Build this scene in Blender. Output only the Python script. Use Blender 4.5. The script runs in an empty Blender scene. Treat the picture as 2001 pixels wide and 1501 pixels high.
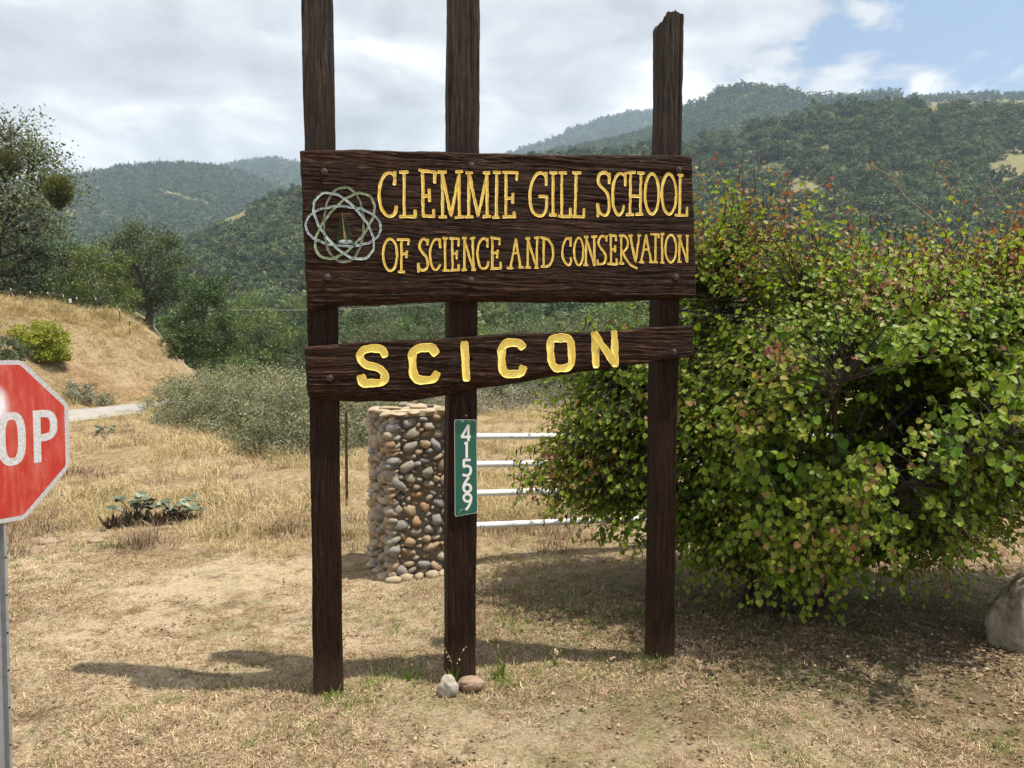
import bpy, bmesh, math, numpy as np
from mathutils import Vector, Matrix, Euler
R=math.radians
rng=np.random.default_rng(7)
sc=bpy.context.scene
COL=sc.collection
# ---------------------------------------------------------------- camera, sky, sun, exposure
F=1503.0; PITCH=R(2.29); EYE=2.05
cam=bpy.data.cameras.new("camera"); camo=bpy.data.objects.new("camera",cam); COL.objects.link(camo)
cam.sensor_width=36; cam.lens=F/2001*36; cam.clip_start=.05; cam.clip_end=20000
camo.location=(0,0,EYE); camo.rotation_euler=(math.pi/2-PITCH,0,0)
sc.camera=camo
SUN_EL=R(69.5); SUN_AZ=math.atan2(.9767,-.2147)
to_sun=Vector((math.cos(SUN_EL)*math.sin(SUN_AZ),math.cos(SUN_EL)*math.cos(SUN_AZ),math.sin(SUN_EL)))
sl=bpy.data.lights.new("sun",'SUN'); sl.energy=5.0; sl.angle=R(.55); sl.color=(1,.94,.83)
so=bpy.data.objects.new("sun",sl); COL.objects.link(so); so.location=(8,-4,20)
so.rotation_euler=to_sun.to_track_quat('Z','Y').to_euler()
w=bpy.data.worlds.new("World"); sc.world=w; w.use_nodes=True
sc.view_settings.view_transform='Standard'; sc.view_settings.look='None'
sc.view_settings.exposure=0.66; sc.view_settings.gamma=1; sc.view_settings.use_curve_mapping=False
sc.cycles.max_bounces=6; sc.cycles.diffuse_bounces=3; sc.cycles.transmission_bounces=4; sc.cycles.volume_bounces=0
sc.cycles.use_denoising=True

class NT:
    """small helper round a node tree"""
    def __init__(s,t): s.t=t; s.n=t.nodes; s.l=t.links; s.n.clear()
    def new(s,typ,ins=None,**kw):
        n=s.n.new(typ)
        for k,v in kw.items(): setattr(n,k,v)
        for k,v in (ins or {}).items():
            if hasattr(v,'links') or hasattr(v,'is_output'): s.l.new(v,n.inputs[k])
            else: n.inputs[k].default_value=v
        return n
    def math(s,op,a,b=0.0,c=0.0,clamp=False):
        n=s.new('ShaderNodeMath',{0:a,1:b,2:c},operation=op); n.use_clamp=clamp; return n.outputs[0]
    def mix(s,f,a,b,blend='MIX'):
        n=s.n.new('ShaderNodeMix'); n.data_type='RGBA'; n.blend_type=blend
        for i,v in ((0,f),(6,a),(7,b)):
            if hasattr(v,'is_output'): s.l.new(v,n.inputs[i])
            else: n.inputs[i].default_value=v if i==0 else (tuple(v)+(1,))[:4]
        return n.outputs[2]
    def ramp(s,f,stops,interp='LINEAR'):
        n=s.n.new('ShaderNodeValToRGB'); n.color_ramp.interpolation=interp
        e=n.color_ramp.elements
        while len(e)<len(stops): e.new(.5)
        for i,(p,c) in enumerate(stops):
            e[i].position=p
            e[i].color=(c,c,c,1) if isinstance(c,(int,float)) else tuple(c)+(1,)
        s.l.new(f,n.inputs[0]); return n.outputs[0]
    def noise(s,vec,scale,detail=4,rough=.55,dist=0.0,lac=2.0):
        return s.new('ShaderNodeTexNoise',{'Vector':vec,'Scale':scale,'Detail':detail,'Roughness':rough,'Distortion':dist,'Lacunarity':lac}).outputs[0]
    def mapv(s,vec,scale=(1,1,1),loc=(0,0,0),rot=(0,0,0)):
        return s.new('ShaderNodeMapping',{'Vector':vec,'Scale':scale,'Location':loc,'Rotation':rot}).outputs[0]
# world
N=NT(w.node_tree)
tc=N.new('ShaderNodeTexCoord').outputs['Generated']
sky=N.new('ShaderNodeTexSky',sky_type='NISHITA'); sky.sun_disc=False; sky.sun_elevation=SUN_EL; sky.sun_rotation=SUN_AZ
sky.air_density=1.0; sky.dust_density=1.4; sky.ozone_density=1.5
sep=N.new('ShaderNodeSeparateXYZ',{0:tc})
X,Y,Z=sep.outputs
v1=N.mapv(tc,(1,1,2.3),(3.1,1.7,.4))
big=N.noise(v1,2.1,7,.55,.35)
det=N.noise(N.mapv(tc,(1,1,2.2),(7.3,.2,4.1)),6.0,9,.56,.35)
wisp=N.noise(N.mapv(tc,(1,1,3.2),(2.3,5.2,1.1)),3.0,6,.5,.2)
# the cloud deck thins towards the right-hand (east) side
side=N.math('MULTIPLY_ADD',X,-.60,.205)
hi=N.math('MULTIPLY_ADD',Z,-.30,0)
cov=N.math('ADD',N.math('ADD',big,side),hi)
cov=N.math('ADD',cov,N.math('MULTIPLY_ADD',det,1.0,-.50))
cmask=N.ramp(cov,[(.28,0.0),(.38,1.0)])
lowh=N.ramp(Z,[(0.0,1.0),(.16,0.0)])
cmask=N.math('MAXIMUM',cmask,N.math('MULTIPLY',lowh,.9))
shade=N.math('ADD',N.math('MULTIPLY',det,.62),N.math('MULTIPLY',wisp,.38))
ccol=N.ramp(shade,[(.37,(.40,.39,.41)),(.445,(.52,.512,.53)),(.505,(.64,.63,.635)),(.555,(.82,.80,.775)),(.62,(1.02,.99,.93))])
bgs=N.new('ShaderNodeBackground',{0:sky.outputs[0],1:.10})
bgc=N.new('ShaderNodeBackground',{0:ccol,1:1.0})
mx=N.new('ShaderNodeMixShader',{0:cmask,1:bgs.outputs[0],2:bgc.outputs[0]})
N.new('ShaderNodeOutputWorld',{0:mx.outputs[0]})

# ---------------------------------------------------------------- measuring: a pixel of the 2001x1501 photograph -> a point
cp,sp=math.cos(PITCH),math.sin(PITCH)
def ray(px,py):
    x=(px-1000.5)/F; y=-(py-750.5)/F
    return np.array([x, cp+y*sp, -sp+y*cp])
def atY(px,py,Y):
    d=ray(px,py); return np.array([0,0,EYE])+d*(Y/d[1])
def gnd(px,py,z=0.0):
    d=ray(px,py); return np.array([0,0,EYE])+d*((z-EYE)/d[2])

# ---------------------------------------------------------------- numpy noise
def _hash(ix,iy,iz,seed):
    h=(ix.astype(np.int64)*374761393+iy.astype(np.int64)*668265263+iz.astype(np.int64)*2147483647+seed*974711)&0xFFFFFFFF
    h=((h^(h>>13))*1274126177)&0xFFFFFFFF
    h=((h^(h>>16))*2246822519)&0xFFFFFFFF
    return ((h^(h>>15))&0xFFFF)/65535.0
def vnoise(x,y,z=None,seed=0):
    x=np.asarray(x,float); y=np.asarray(y,float); z=np.zeros_like(x) if z is None else np.asarray(z,float)
    x,y,z=np.broadcast_arrays(x,y,z)
    xi,yi,zi=np.floor(x),np.floor(y),np.floor(z)
    u,v,t=x-xi,y-yi,z-zi
    u=u*u*(3-2*u); v=v*v*(3-2*v); t=t*t*(3-2*t)
    xi,yi,zi=xi.astype(np.int64),yi.astype(np.int64),zi.astype(np.int64)
    r=0
    for a in (0,1):
        for b in (0,1):
            for c in ((0,1) if np.any(t) else (0,)):
                r=r+_hash(xi+a,yi+b,zi+c,seed)*(u if a else 1-u)*(v if b else 1-v)*(t if c else 1-t)
    return r*2-1
def fbm(x,y,z=None,o=4,seed=0,g=.5):
    r=0;a=1.0;f=1.0
    for i in range(o):
        r=r+a*vnoise(np.asarray(x)*f,np.asarray(y)*f,None if z is None else np.asarray(z)*f,seed+i*17); a*=g; f*=2.03
    return r
def sstep(a,b,x): 
    t=np.clip((np.asarray(x,float)-a)/(b-a),0,1); return t*t*(3-2*t)

# ---------------------------------------------------------------- mesh building
class MB:
    def __init__(s): s.v=[]; s.f=[]; s.n=0; s.r=[]; s.m=[]
    def add(s,v,f,rnd=None,mi=0):
        v=np.array(v,float).reshape(-1,3); f=np.asarray(f,np.int64)
        s.v.append(v); s.f.append(f+s.n); s.n+=len(v)
        s.r.append(np.full(len(f),.5) if rnd is None else np.broadcast_to(np.asarray(rnd,float),(len(f),)).copy())
        s.m.append(np.full(len(f),mi,np.int32))
        return s
    def mesh(s,name,mats,smooth=False):
        me=bpy.data.meshes.new(name)
        V=np.concatenate(s.v); me.vertices.add(len(V)); me.vertices.foreach_set('co',V.ravel())
        nl=sum(f.size for f in s.f); nf=sum(len(f) for f in s.f)
        me.loops.add(nl); me.polygons.add(nf)
        me.loops.foreach_set('vertex_index',np.concatenate([f.ravel() for f in s.f]))
        tot=np.concatenate([np.full(len(f),f.shape[1],np.int64) for f in s.f])
        st=np.concatenate([[0],np.cumsum(tot)[:-1]])
        me.polygons.foreach_set('loop_start',st)
        me.polygons.foreach_set('material_index',np.concatenate(s.m))
        me.polygons.foreach_set('use_smooth',np.full(nf,smooth))
        at=me.attributes.new('rnd','FLOAT','FACE'); at.data.foreach_set('value',np.concatenate(s.r))
        for m in (mats if isinstance(mats,(list,tuple)) else [mats]): me.materials.append(m)
        me.update(calc_edges=True); me.validate()
        return me
def link(name,me,parent=None,loc=None,**props):
    o=bpy.data.objects.new(name,me); COL.objects.link(o)
    if parent: o.parent=parent
    if loc is not None: o.location=loc
    for k,v in props.items(): o[k]=v
    return o
def build(mb,name,mat,parent=None,smooth=False,**props):
    return link(name,mb.mesh(name,mat,smooth),parent,**props)
def thing(name,label,cat,loc=(0,0,0),rotz=0,group=None):
    o=bpy.data.objects.new(name,None); COL.objects.link(o); o.empty_display_size=.2
    o.location=tuple(float(a) for a in loc); o.rotation_euler=(0,0,rotz); o['label']=label; o['category']=cat
    if group: o['group']=group
    return o
def copy_thing(root,loc,rotz,scale,label,group=None):
    r=root.copy(); COL.objects.link(r); r.location=tuple(loc); r.rotation_euler=(0,0,rotz); r.scale=scale if hasattr(scale,'__len__') else (scale,)*3; r['label']=label
    if group: r['group']=group
    for ch in root.children:
        c=ch.copy(); COL.objects.link(c); c.parent=r
        for g in ch.children:
            d=g.copy(); COL.objects.link(d); d.parent=c
    return r
def tube(mb,P,rad,n=6,rnd=None,mi=0,cap=True):
    P=np.asarray(P,float); rad=np.broadcast_to(np.asarray(rad,float),(len(P),))
    T=np.gradient(P,axis=0); T/=np.linalg.norm(T,axis=1)[:,None]+1e-9
    ref=np.array([0,0,1.]) if abs(T[0][2])<.9 else np.array([1.,0,0])
    A=np.cross(T,ref); A/=np.linalg.norm(A,axis=1)[:,None]+1e-9; B=np.cross(T,A)
    a=np.arange(n)*2*math.pi/n
    V=P[:,None,:]+rad[:,None,None]*(np.cos(a)[None,:,None]*A[:,None,:]+np.sin(a)[None,:,None]*B[:,None,:])
    k=len(P); i=np.arange(k-1)[:,None]*n; j=np.arange(n)[None,:]; j2=(j+1)%n
    f=np.stack([i+j,i+j2,i+n+j2,i+n+j],-1).reshape(-1,4)
    mb.add(V.reshape(-1,3),f,rnd,mi)
    if cap and n>=4:
        mb.add(V[0],[list(range(n))[::-1]],None,mi); mb.add(V[-1],[list(range(n))],None,mi)
    return mb
def box(mb,c,s,mi=0,rnd=None):
    c=np.asarray(c,float); s=np.asarray(s,float)/2
    v=[c+s*np.array([x,y,z]) for x in(-1,1) for y in(-1,1) for z in(-1,1)]
    f=[[0,1,3,2],[4,6,7,5],[0,4,5,1],[2,3,7,6],[0,2,6,4],[1,5,7,3]]
    return mb.add(v,f,rnd,mi)
def grid_faces(ny,nx,flip=False):
    i=np.arange(ny-1)[:,None]*nx; j=np.arange(nx-1)[None,:]
    f=np.stack([i+j,i+j+1,i+nx+j+1,i+nx+j],-1).reshape(-1,4)
    return f[:,::-1] if flip else f
def unit(v): 
    v=np.asarray(v,float); return v/(np.linalg.norm(v,axis=-1,keepdims=True)+1e-9)
LEAF_D=np.array([[0,0,0],[.34,.42,.05],[0,1,0],[-.34,.42,.05]])            # simple folded rhombus
def leaves(mb,P,tip,nor,size,rnd,shape='d',mi=0):
    """many leaf-sized faces: P (n,3) base points, tip direction, blade normal, size (n)"""
    n=len(P); t=unit(tip); s=unit(np.cross(t,nor)); k=np.cross(s,t); size=np.broadcast_to(size,(n,))
    if shape=='d':
        L=LEAF_D; f=np.array([[0,1,2,3]])
    elif shape=='t':
        L=np.array([[-.16,0,0],[.16,0,0],[0,1,0]]); f=np.array([[0,1,2]])
    else:                                                                    # round heart-shaped, folded on the midrib
        L=np.array([[0,.06,0],[.26,-.09,.05],[.50,.12,.10],[.52,.45,.12],[.30,.80,.07],[0,1.02,-.03],[-.30,.80,.07],[-.52,.45,.12],[-.50,.12,.10],[-.26,-.09,.05]])
        f=None
    V=P[:,None,:]+size[:,None,None]*(L[None,:,0:1]*s[:,None,:]+L[None,:,1:2]*t[:,None,:]+L[None,:,2:3]*k[:,None,:])
    m=len(L); base=np.arange(n)[:,None]*m
    if f is not None:
        ff=(base[:,:,None]+f[None]).reshape(-1,f.shape[1]); mb.add(V.reshape(-1,3),ff,rnd,mi)
    else:
        a=base+np.array([[0,1,2,3,4,5]]); b=base+np.array([[0,5,6,7,8,9]])
        mb.add(V.reshape(-1,3),np.stack([a,b],1).reshape(-1,6),np.repeat(rnd,2),mi)
def smooth_curve(P,n=6,closed=False):
    P=np.asarray(P,float); out=[]; k=len(P)
    for i in range(k if closed else k-1):
        if closed: p0,p1,p2,p3=P[(i-1)%k],P[i],P[(i+1)%k],P[(i+2)%k]
        else: p0,p1,p2,p3=P[max(i-1,0)],P[i],P[i+1],P[min(i+2,k-1)]
        for t in np.arange(n)/n:
            out.append(.5*((2*p1)+(-p0+p2)*t+(2*p0-5*p1+4*p2-p3)*t*t+(-p0+3*p1-3*p2+p3)*t**3))
    out.append(P[0] if closed else P[-1])
    return np.array(out)

# ---------------------------------------------------------------- materials
def mat(name,fn):
    m=bpy.data.materials.new(name); m.use_nodes=True; N=NT(m.node_tree); sh=fn(N)
    N.new('ShaderNodeOutputMaterial',{0:sh}); return m
def pbsdf(N,col,rough=.8,spec=.3,bump=None,bs=.5,bd=.01,metal=0.0,**kw):
    ins={'Base Color':col if hasattr(col,'is_output') else tuple(col)+(1,),'Roughness':rough,'Specular IOR Level':spec,'Metallic':metal}
    if bump is not None:
        ins['Normal']=N.new('ShaderNodeBump',{'Height':bump,'Strength':bs,'Distance':bd}).outputs[0]
    return N.new('ShaderNodeBsdfPrincipled',ins).outputs[0]
def leaf_mat(name,stops,trans=.3,rough=.5,spec=.3,objvar=.25,hv=.03):
    def f(N):
        a=N.new('ShaderNodeAttribute',attribute_name='rnd').outputs['Fac']
        o=N.new('ShaderNodeObjectInfo').outputs['Random']
        c=N.ramp(a,stops)
        val=N.math('MULTIPLY_ADD',o,2*objvar,1-objvar)
        hs=N.new('ShaderNodeHueSaturation',{'Hue':N.math('MULTIPLY_ADD',N.math('FRACT',N.math('MULTIPLY',o,7.3)),hv,.5-hv/2),'Value':val,'Color':c}).outputs[0]
        p=pbsdf(N,hs,rough,spec)
        if trans<=0: return p
        tcol=N.mix(1.0,hs,(1.15,1.25,.6),'MULTIPLY')
        t=N.new('ShaderNodeBsdfTranslucent',{0:tcol}).outputs[0]
        return N.new('ShaderNodeMixShader',{0:trans,1:p,2:t}).outputs[0]
    return mat(name,f)
def bark_mat(name,c1,c2,sc_=14):
    def f(N):
        o=N.new('ShaderNodeTexCoord').outputs['Object']
        n=N.noise(N.mapv(o,(1,1,.25)),sc_,6,.65)
        return pbsdf(N,N.ramp(n,[(.3,c1),(.7,c2)]),.9,.2,n,.9,.03)
    return mat(name,f)
def plain(name,col,rough=.6,spec=.4,metal=0.0,var=.2,scale=30,bd=.002):
    def f(N):
        o=N.new('ShaderNodeTexCoord').outputs['Object']
        n=N.noise(o,scale,5,.6)
        c1=tuple(max(0,a*(1-var)) for a in col); c2=tuple(min(1,a*(1+var)) for a in col)
        return pbsdf(N,N.ramp(n,[(.3,c1),(.7,c2)]),rough,spec,n,.4,bd,metal)
    return mat(name,f)

def f_wood(N,axis,dark=(.0035,.0017,.0012),mid=(.019,.0082,.0047),light=(.185,.112,.068),red=(.078,.030,.0135)):
    o=N.new('ShaderNodeTexCoord').outputs['Object']
    s={'x':(1.2,8,26),'z':(30,30,1.1)}[axis]
    warp=N.noise(N.mapv(o,(1.3,1,4) if axis=='x' else (5,5,.9)),2.0,3,.5)
    ov=N.new('ShaderNodeVectorMath',{0:o,1:N.new('ShaderNodeCombineXYZ',{('Z' if axis=='x' else 'X'):N.math('MULTIPLY_ADD',warp,.07,-.035)}).outputs[0]},operation='ADD').outputs[0]
    g=N.noise(N.mapv(ov,s),3.0,7,.68)
    fine=N.noise(N.mapv(ov,tuple(a*3.2 for a in s)),3.0,4,.7)
    patch=N.noise(N.mapv(o,(1.2,1.2,5) if axis=='x' else (3,3,.8)),1.5,4,.6)
    c=N.ramp(g,[(.36,dark),(.50,mid),(.60,mid),(.76,light)])
    c=N.mix(N.ramp(patch,[(.45,0.0),(.68,.75)]),c,N.mix(N.ramp(g,[(.35,0.0),(.7,1.0)]),dark,red))
    c=N.mix(N.ramp(fine,[(.54,0.0),(.68,.7)]),c,light)
    h=N.math('ADD',N.math('MULTIPLY',g,.7),N.math('MULTIPLY',fine,.5))
    if axis=='z':
        zz=N.new('ShaderNodeSeparateXYZ',{0:o}).outputs[2]
        wz=N.math('MULTIPLY',N.ramp(N.math('MULTIPLY_ADD',zz,.25,N.math('MULTIPLY_ADD',patch,.25,-.12)),[(.68,0.0),(.88,.65)]),1.0)
        c=N.mix(wz,c,N.ramp(g,[(.36,(.016,.013,.011)),(.55,(.060,.050,.042)),(.75,(.17,.145,.12))]))
        ft=N.ramp(N.math('ADD',zz,N.math('MULTIPLY_ADD',patch,.5,-.25)),[(.05,.55),(.30,0.0)])
        c=N.mix(ft,c,(.085,.055,.035))
    rr=N.ramp(patch,[(.3,.75),(.7,.5)])
    return pbsdf(N,c,rr,.10,h,1.0,.016)
M={}
M['wood_x']=mat('stained_plank',lambda N:f_wood(N,'x'))
M['wood_z']=mat('stained_post',lambda N:f_wood(N,'z',(.006,.003,.002),(.023,.0108,.007),(.080,.052,.036),(.048,.0195,.010)))
def f_gold(N):
    o=N.new('ShaderNodeTexCoord').outputs['Object']
    n=N.noise(o,55,5,.65); n2=N.noise(o,9,3,.5)
    c=N.ramp(n,[(.28,(.52,.34,.09)),(.42,(.80,.58,.13)),(.62,(.88,.69,.22)),(.8,(.92,.79,.40))])
    c=N.mix(N.ramp(n2,[(.4,0.0),(.7,.3)]),c,(.74,.50,.13))
    c=N.mix(N.ramp(N.noise(o,120,4,.7),[(.57,0.0),(.65,.85)]),c,(.10,.05,.02))
    return pbsdf(N,c,.6,.3,n,.5,.003)
M['gold']=mat('gold_paint',f_gold)
def f_yellow(N):
    o=N.new('ShaderNodeTexCoord').outputs['Object']
    n=N.noise(o,40,5,.6)
    c=N.ramp(n,[(.3,(.80,.61,.12)),(.6,(.88,.71,.19)),(.8,(.90,.76,.29))])
    c=N.mix(N.ramp(N.noise(o,110,4,.65),[(.63,0.0),(.70,.85)]),c,(.22,.12,.03))
    return pbsdf(N,c,.5,.35,n,.5,.003)
M['yellow']=mat('yellow_paint',f_yellow)
def paint_worn(name,c1,c2,worn=(.04,.02,.012),w0=.60,w1=.70):
    def f(N):
        o=N.new('ShaderNodeTexCoord').outputs['Object']
        c=N.ramp(N.noise(o,30,4,.6),[(.35,c1),(.65,c2)])
        c=N.mix(N.ramp(N.noise(o,75,5,.7),[(w0,0.0),(w1,.9)]),c,worn)
        return pbsdf(N,c,.6,.3)
    return mat(name,f)
M['ring_blue']=paint_worn('pale_blue_paint',(.30,.40,.45),(.55,.62,.66),w0=.50,w1=.60)
M['ring_white']=paint_worn('pale_aqua_paint',(.32,.44,.44),(.60,.70,.68),w0=.53,w1=.63)
M['ring_green']=paint_worn('pale_green_paint',(.24,.32,.21),(.42,.50,.34),w0=.53,w1=.63)
M['ring_dull']=paint_worn('dull_green_paint',(.12,.15,.09),(.28,.32,.22),w0=.52,w1=.64)
M['tree_green']=paint_worn('dark_green_paint',(.018,.035,.014),(.035,.06,.025))
M['tree_tan']=paint_worn('tan_paint',(.22,.12,.06),(.40,.24,.13),w0=.58)
M['nucleus']=paint_worn('grey_paint',(.10,.14,.15),(.45,.50,.50),w0=.62)
M['bolt']=plain('rusty_bolt',(.075,.058,.052),.5,.5,.6,.4,60)
M['mortar']=plain('mortar',(.21,.18,.14),.95,.1,var=.3,scale=18,bd=.02)
M['white_metal']=mat('white_pipe_paint',lambda N:(lambda o:pbsdf(N,N.mix(N.ramp(N.noise(o,14,6,.7),[(.62,0.0),(.70,1.0)]),(.78,.78,.77),(.20,.13,.08)),.35,.5))(N.new('ShaderNodeTexCoord').outputs['Object']))
M['rust']=plain('rusted_steel',(.10,.045,.025),.85,.2,var=.4)
M['galv']=plain('galvanised_steel',(.36,.37,.38),.5,.5,.5,.15,20)
M['wire']=plain('fence_wire',(.16,.12,.09),.7,.3,.3)
def f_stone(N):
    o=N.new('ShaderNodeTexCoord').outputs['Object']; r=N.new('ShaderNodeObjectInfo').outputs['Random']
    a=N.new('ShaderNodeAttribute',attribute_name='rnd').outputs['Fac']
    r=N.math('FRACT',N.math('ADD',r,N.math('MULTIPLY',a,3.7)))
    c=N.ramp(r,[(0,(.42,.32,.19)),(.16,(.36,.24,.13)),(.27,(.42,.21,.09)),(.37,(.44,.36,.25)),(.5,(.20,.20,.20)),(.60,(.24,.26,.29)),(.70,(.33,.29,.23)),(.8,(.46,.38,.27)),(.9,(.17,.155,.135)),(.97,(.30,.16,.10))])
    n=N.noise(o,2.2,6,.7); n2=N.noise(o,7,6,.75)
    c=N.mix(N.ramp(n,[(.35,0.0),(.65,.6)]),c,(.42,.36,.27))
    c=N.mix(N.ramp(n2,[(.3,.45),(.5,0.0)]),c,(.14,.11,.08))
    return pbsdf(N,c,.9,.15,n2,.8,.02)
M['stone']=mat('river_stone',f_stone)
def f_rock(N):
    o=N.new('ShaderNodeTexCoord').outputs['Object']
    n=N.noise(o,5,8,.7,.6); n2=N.noise(o,26,6,.75); 
    c=N.ramp(n,[(.3,(.13,.105,.075)),(.45,(.31,.265,.20)),(.62,(.47,.42,.33)),(.75,(.60,.56,.47))])
    c=N.mix(N.ramp(n2,[(.30,.8),(.46,0.0)]),c,(.07,.06,.05))
    c=N.mix(N.ramp(N.noise(o,3.2,5,.6),[(.55,0.0),(.7,.5)]),c,(.34,.29,.17))
    return pbsdf(N,c,.9,.2,N.math('ADD',n,n2),1.0,.03)
M['rock']=mat('granite_boulder',f_rock)
def f_cob(N,c1,c2):
    o=N.new('ShaderNodeTexCoord').outputs['Object']; n=N.noise(o,14,7,.7)
    return pbsdf(N,N.ramp(n,[(.3,c1),(.7,c2)]),.85,.2,n,.5,.006)
M['cob_grey']=mat('grey_stone',lambda N:f_cob(N,(.22,.19,.15),(.42,.38,.32)))
M['cob_brown']=mat('brown_stone',lambda N:f_cob(N,(.23,.155,.10),(.34,.25,.18)))
# ================================================================ STRUCTURE: ground, road, hills
def road_c(Yv): return np.interp(Yv,[-60,0,10,16,22,27,32,38,44,60,90],[-40,-24,-20,-17,-15.0,-13.9,-13.3,-12.3,-10.5,-4,8])
ROADW=1.75
def h_ground(X,Yv,fine=True):
    X=np.asarray(X,float); Yv=np.asarray(Yv,float)
    d=(road_c(Yv)-ROADW-.35)-X
    bank=(4.15*sstep(0,7.6,d)**.8+.05*np.clip(d-8,0,60))*sstep(10,19,Yv)*(1-.45*sstep(48,110,Yv))
    bank*=(1+.10*fbm(X*.35,Yv*.35,o=3,seed=5))*(1-sstep(-3.6,1.8,X+.43*Yv+.5*fbm(X*.8,Yv*.8,o=2,seed=6)))
    side=sstep(-30,-8,X)
    low=-6.0*sstep(36,105,Yv)*side-2.0*sstep(60,140,Yv)*(1-side)
    near=sstep(3,9,Yv)*.0
    rd=1-sstep(0,1.2,np.abs(X-road_c(Yv))-ROADW)                     # the road bed is level
    far=sstep(6,26,np.hypot(X,Yv-4))
    n=.022*fbm(X*.9,Yv*.9,o=3,seed=1)+.012*fbm(X*3.1,Yv*3.1,o=3,seed=2)+far*.16*fbm(X*.22,Yv*.22,o=3,seed=3)
    if fine: n=n+.006*fbm(X*11,Yv*11,o=2,seed=4)*(1-far)
    for mx,my,mr,mh in ((-1.93,4.12,.17,.05),(-1.62,4.10,.13,.04),(-1.66,3.78,.2,.055),(-.92,4.50,.22,.02),(-.33,4.72,.25,.03),(.95,5.05,.25,.03),(-3.9,8.2,.7,.10),(-2.1,8.9,.6,.10),(-2.9,11.5,1.4,.22),(-6.5,14,2.4,.35)):
        n=n+mh*np.exp(-((X-mx)**2+(Yv-my)**2)/(mr*mr))*(1+.5*fbm(X*6,Yv*6,o=2,seed=9) if mr<.5 else 1)
    return bank+low+n*(1-rd*.85)
def cutf(x,y):
    dd=(road_c(y)-ROADW-.35)-x
    b=.55*np.exp(-((x+15.6)/1.9)**2)*sstep(27,31,y)+.45*np.exp(-((x+24.5)/1.6)**2)*sstep(3.5,5,dd)
    return sstep(.2,1.2,dd)*(1-sstep(5.6,7.8,dd+1.3*fbm(x*.5,y*.5,o=3,seed=30)))*sstep(.20,.44,.55*fbm(x*.45+3,y*.45,o=4,seed=31)+b)
def axis_pts(lo,hi,f0,f1,step,grow=1.09,far=(0,0)):
    a=list(np.arange(f0,f1+1e-6,step)); s=step; x=a[-1]
    while x<hi: s*=grow; x+=s; a.append(min(x,hi))
    s=step; x=a[0]
    while x>lo: s*=grow; x-=s; a.insert(0,max(x,lo))
    return np.array(a)
gx=axis_pts(-3000,3000,-3.6,3.6,.035,1.045); gy=axis_pts(-250,3150,2.9,6.6,.035,1.04)
GX,GY=np.meshgrid(gx,gy); GZ=h_ground(GX,GY)
mb=MB(); mb.add(np.stack([GX,GY,GZ],-1).reshape(-1,3),grid_faces(len(gy),len(gx)))
def f_ground(N):
    o=N.new('ShaderNodeTexCoord').outputs['Object']
    cut=N.new('ShaderNodeAttribute',attribute_name='cut').outputs['Fac']
    straw=N.new('ShaderNodeAttribute',attribute_name='straw').outputs['Fac']
    litter_shade=N.new('ShaderNodeAttribute',attribute_name='leafy').outputs['Fac']
    a=N.noise(o,.9,6,.6,.4); b=N.noise(o,5.5,6,.65,.3); c=N.noise(o,42,5,.75,.6); e=N.noise(N.mapv(o,(1,1,1),(5,3,0)),1.7,5,.6,.5)
    sand=N.ramp(c,[(.25,(.19,.13,.075)),(.42,(.39,.29,.18)),(.55,(.50,.395,.26)),(.72,(.62,.52,.37))])
    thatch=N.ramp(c,[(.28,(.07,.045,.026)),(.45,(.19,.125,.068)),(.60,(.34,.245,.14)),(.75,(.52,.41,.26))])
    green=N.ramp(c,[(.3,(.05,.05,.018)),(.5,(.13,.13,.045)),(.7,(.26,.24,.10))])
    m=N.ramp(N.math('ADD',N.math('MULTIPLY',a,.55),N.math('MULTIPLY',b,.45)),[(.43,0.0),(.51,1.0)])
    col=N.mix(m,thatch,sand)
    col=N.mix(N.ramp(N.noise(N.mapv(o,(1,1,1),(11,7,0)),2.6,7,.7,.5),[(.56,0.0),(.64,.6)]),col,(.115,.08,.05))
    g=N.ramp(N.math('ADD',N.math('MULTIPLY',e,.6),N.math('MULTIPLY',b,.4)),[(.50,0.0),(.62,.5)])
    col=N.mix(g,col,green)
    col=N.mix(N.math('MULTIPLY',litter_shade,N.ramp(b,[(.35,.45),(.6,.9)])),col,N.mix(N.ramp(e,[(.5,.15),(.62,.7)]),N.ramp(c,[(.3,(.035,.023,.015)),(.5,(.095,.066,.042)),(.75,(.22,.165,.11))]),green))
    sc_=N.ramp(N.noise(o,9,6,.7),[(.3,(.14,.095,.05)),(.5,(.29,.21,.12)),(.7,(.44,.34,.20))])
    col=N.mix(straw,col,sc_)
    cc=N.ramp(N.noise(N.mapv(o,(1,1,2.5)),1.8,8,.7),[(.3,(.20,.12,.06)),(.5,(.38,.24,.125)),(.72,(.52,.37,.22))])
    cn=N.noise(N.mapv(o,(1,1,.5)),2.4,7,.7,.5)
    col=N.mix(cut,col,N.mix(N.ramp(cn,[(.36,.7),(.46,0.0)]),cc,(.13,.085,.05)))
    h=N.math('ADD',N.math('MULTIPLY',c,.6),N.math('MULTIPLY',N.noise(o,14,6,.7),1.1))
    h=N.math('ADD',h,N.math('MULTIPLY',cut,N.math('MULTIPLY',cn,14.0)))
    return pbsdf(N,col,.95,.1,h,1.0,.035)
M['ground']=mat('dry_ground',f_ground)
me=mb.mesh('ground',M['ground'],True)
x,y=GX.ravel(),GY.ravel()
dd=(road_c(y)-ROADW-.35)-x
cut=cutf(x,y)
cut=np.clip(cut,0,1)
straw=np.clip(sstep(6.9,8.2,y+.9*fbm(x*.8,y*.8,o=3,seed=32)-(.25*np.clip(-x-1,0,3))),0,1)*.85
leafy=np.exp(-(((x-2.1)/2.6)**4+((y-5.6)/1.7)**4))  # leaf litter soil under the bush, also coloured darker to deepen the shade
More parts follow.
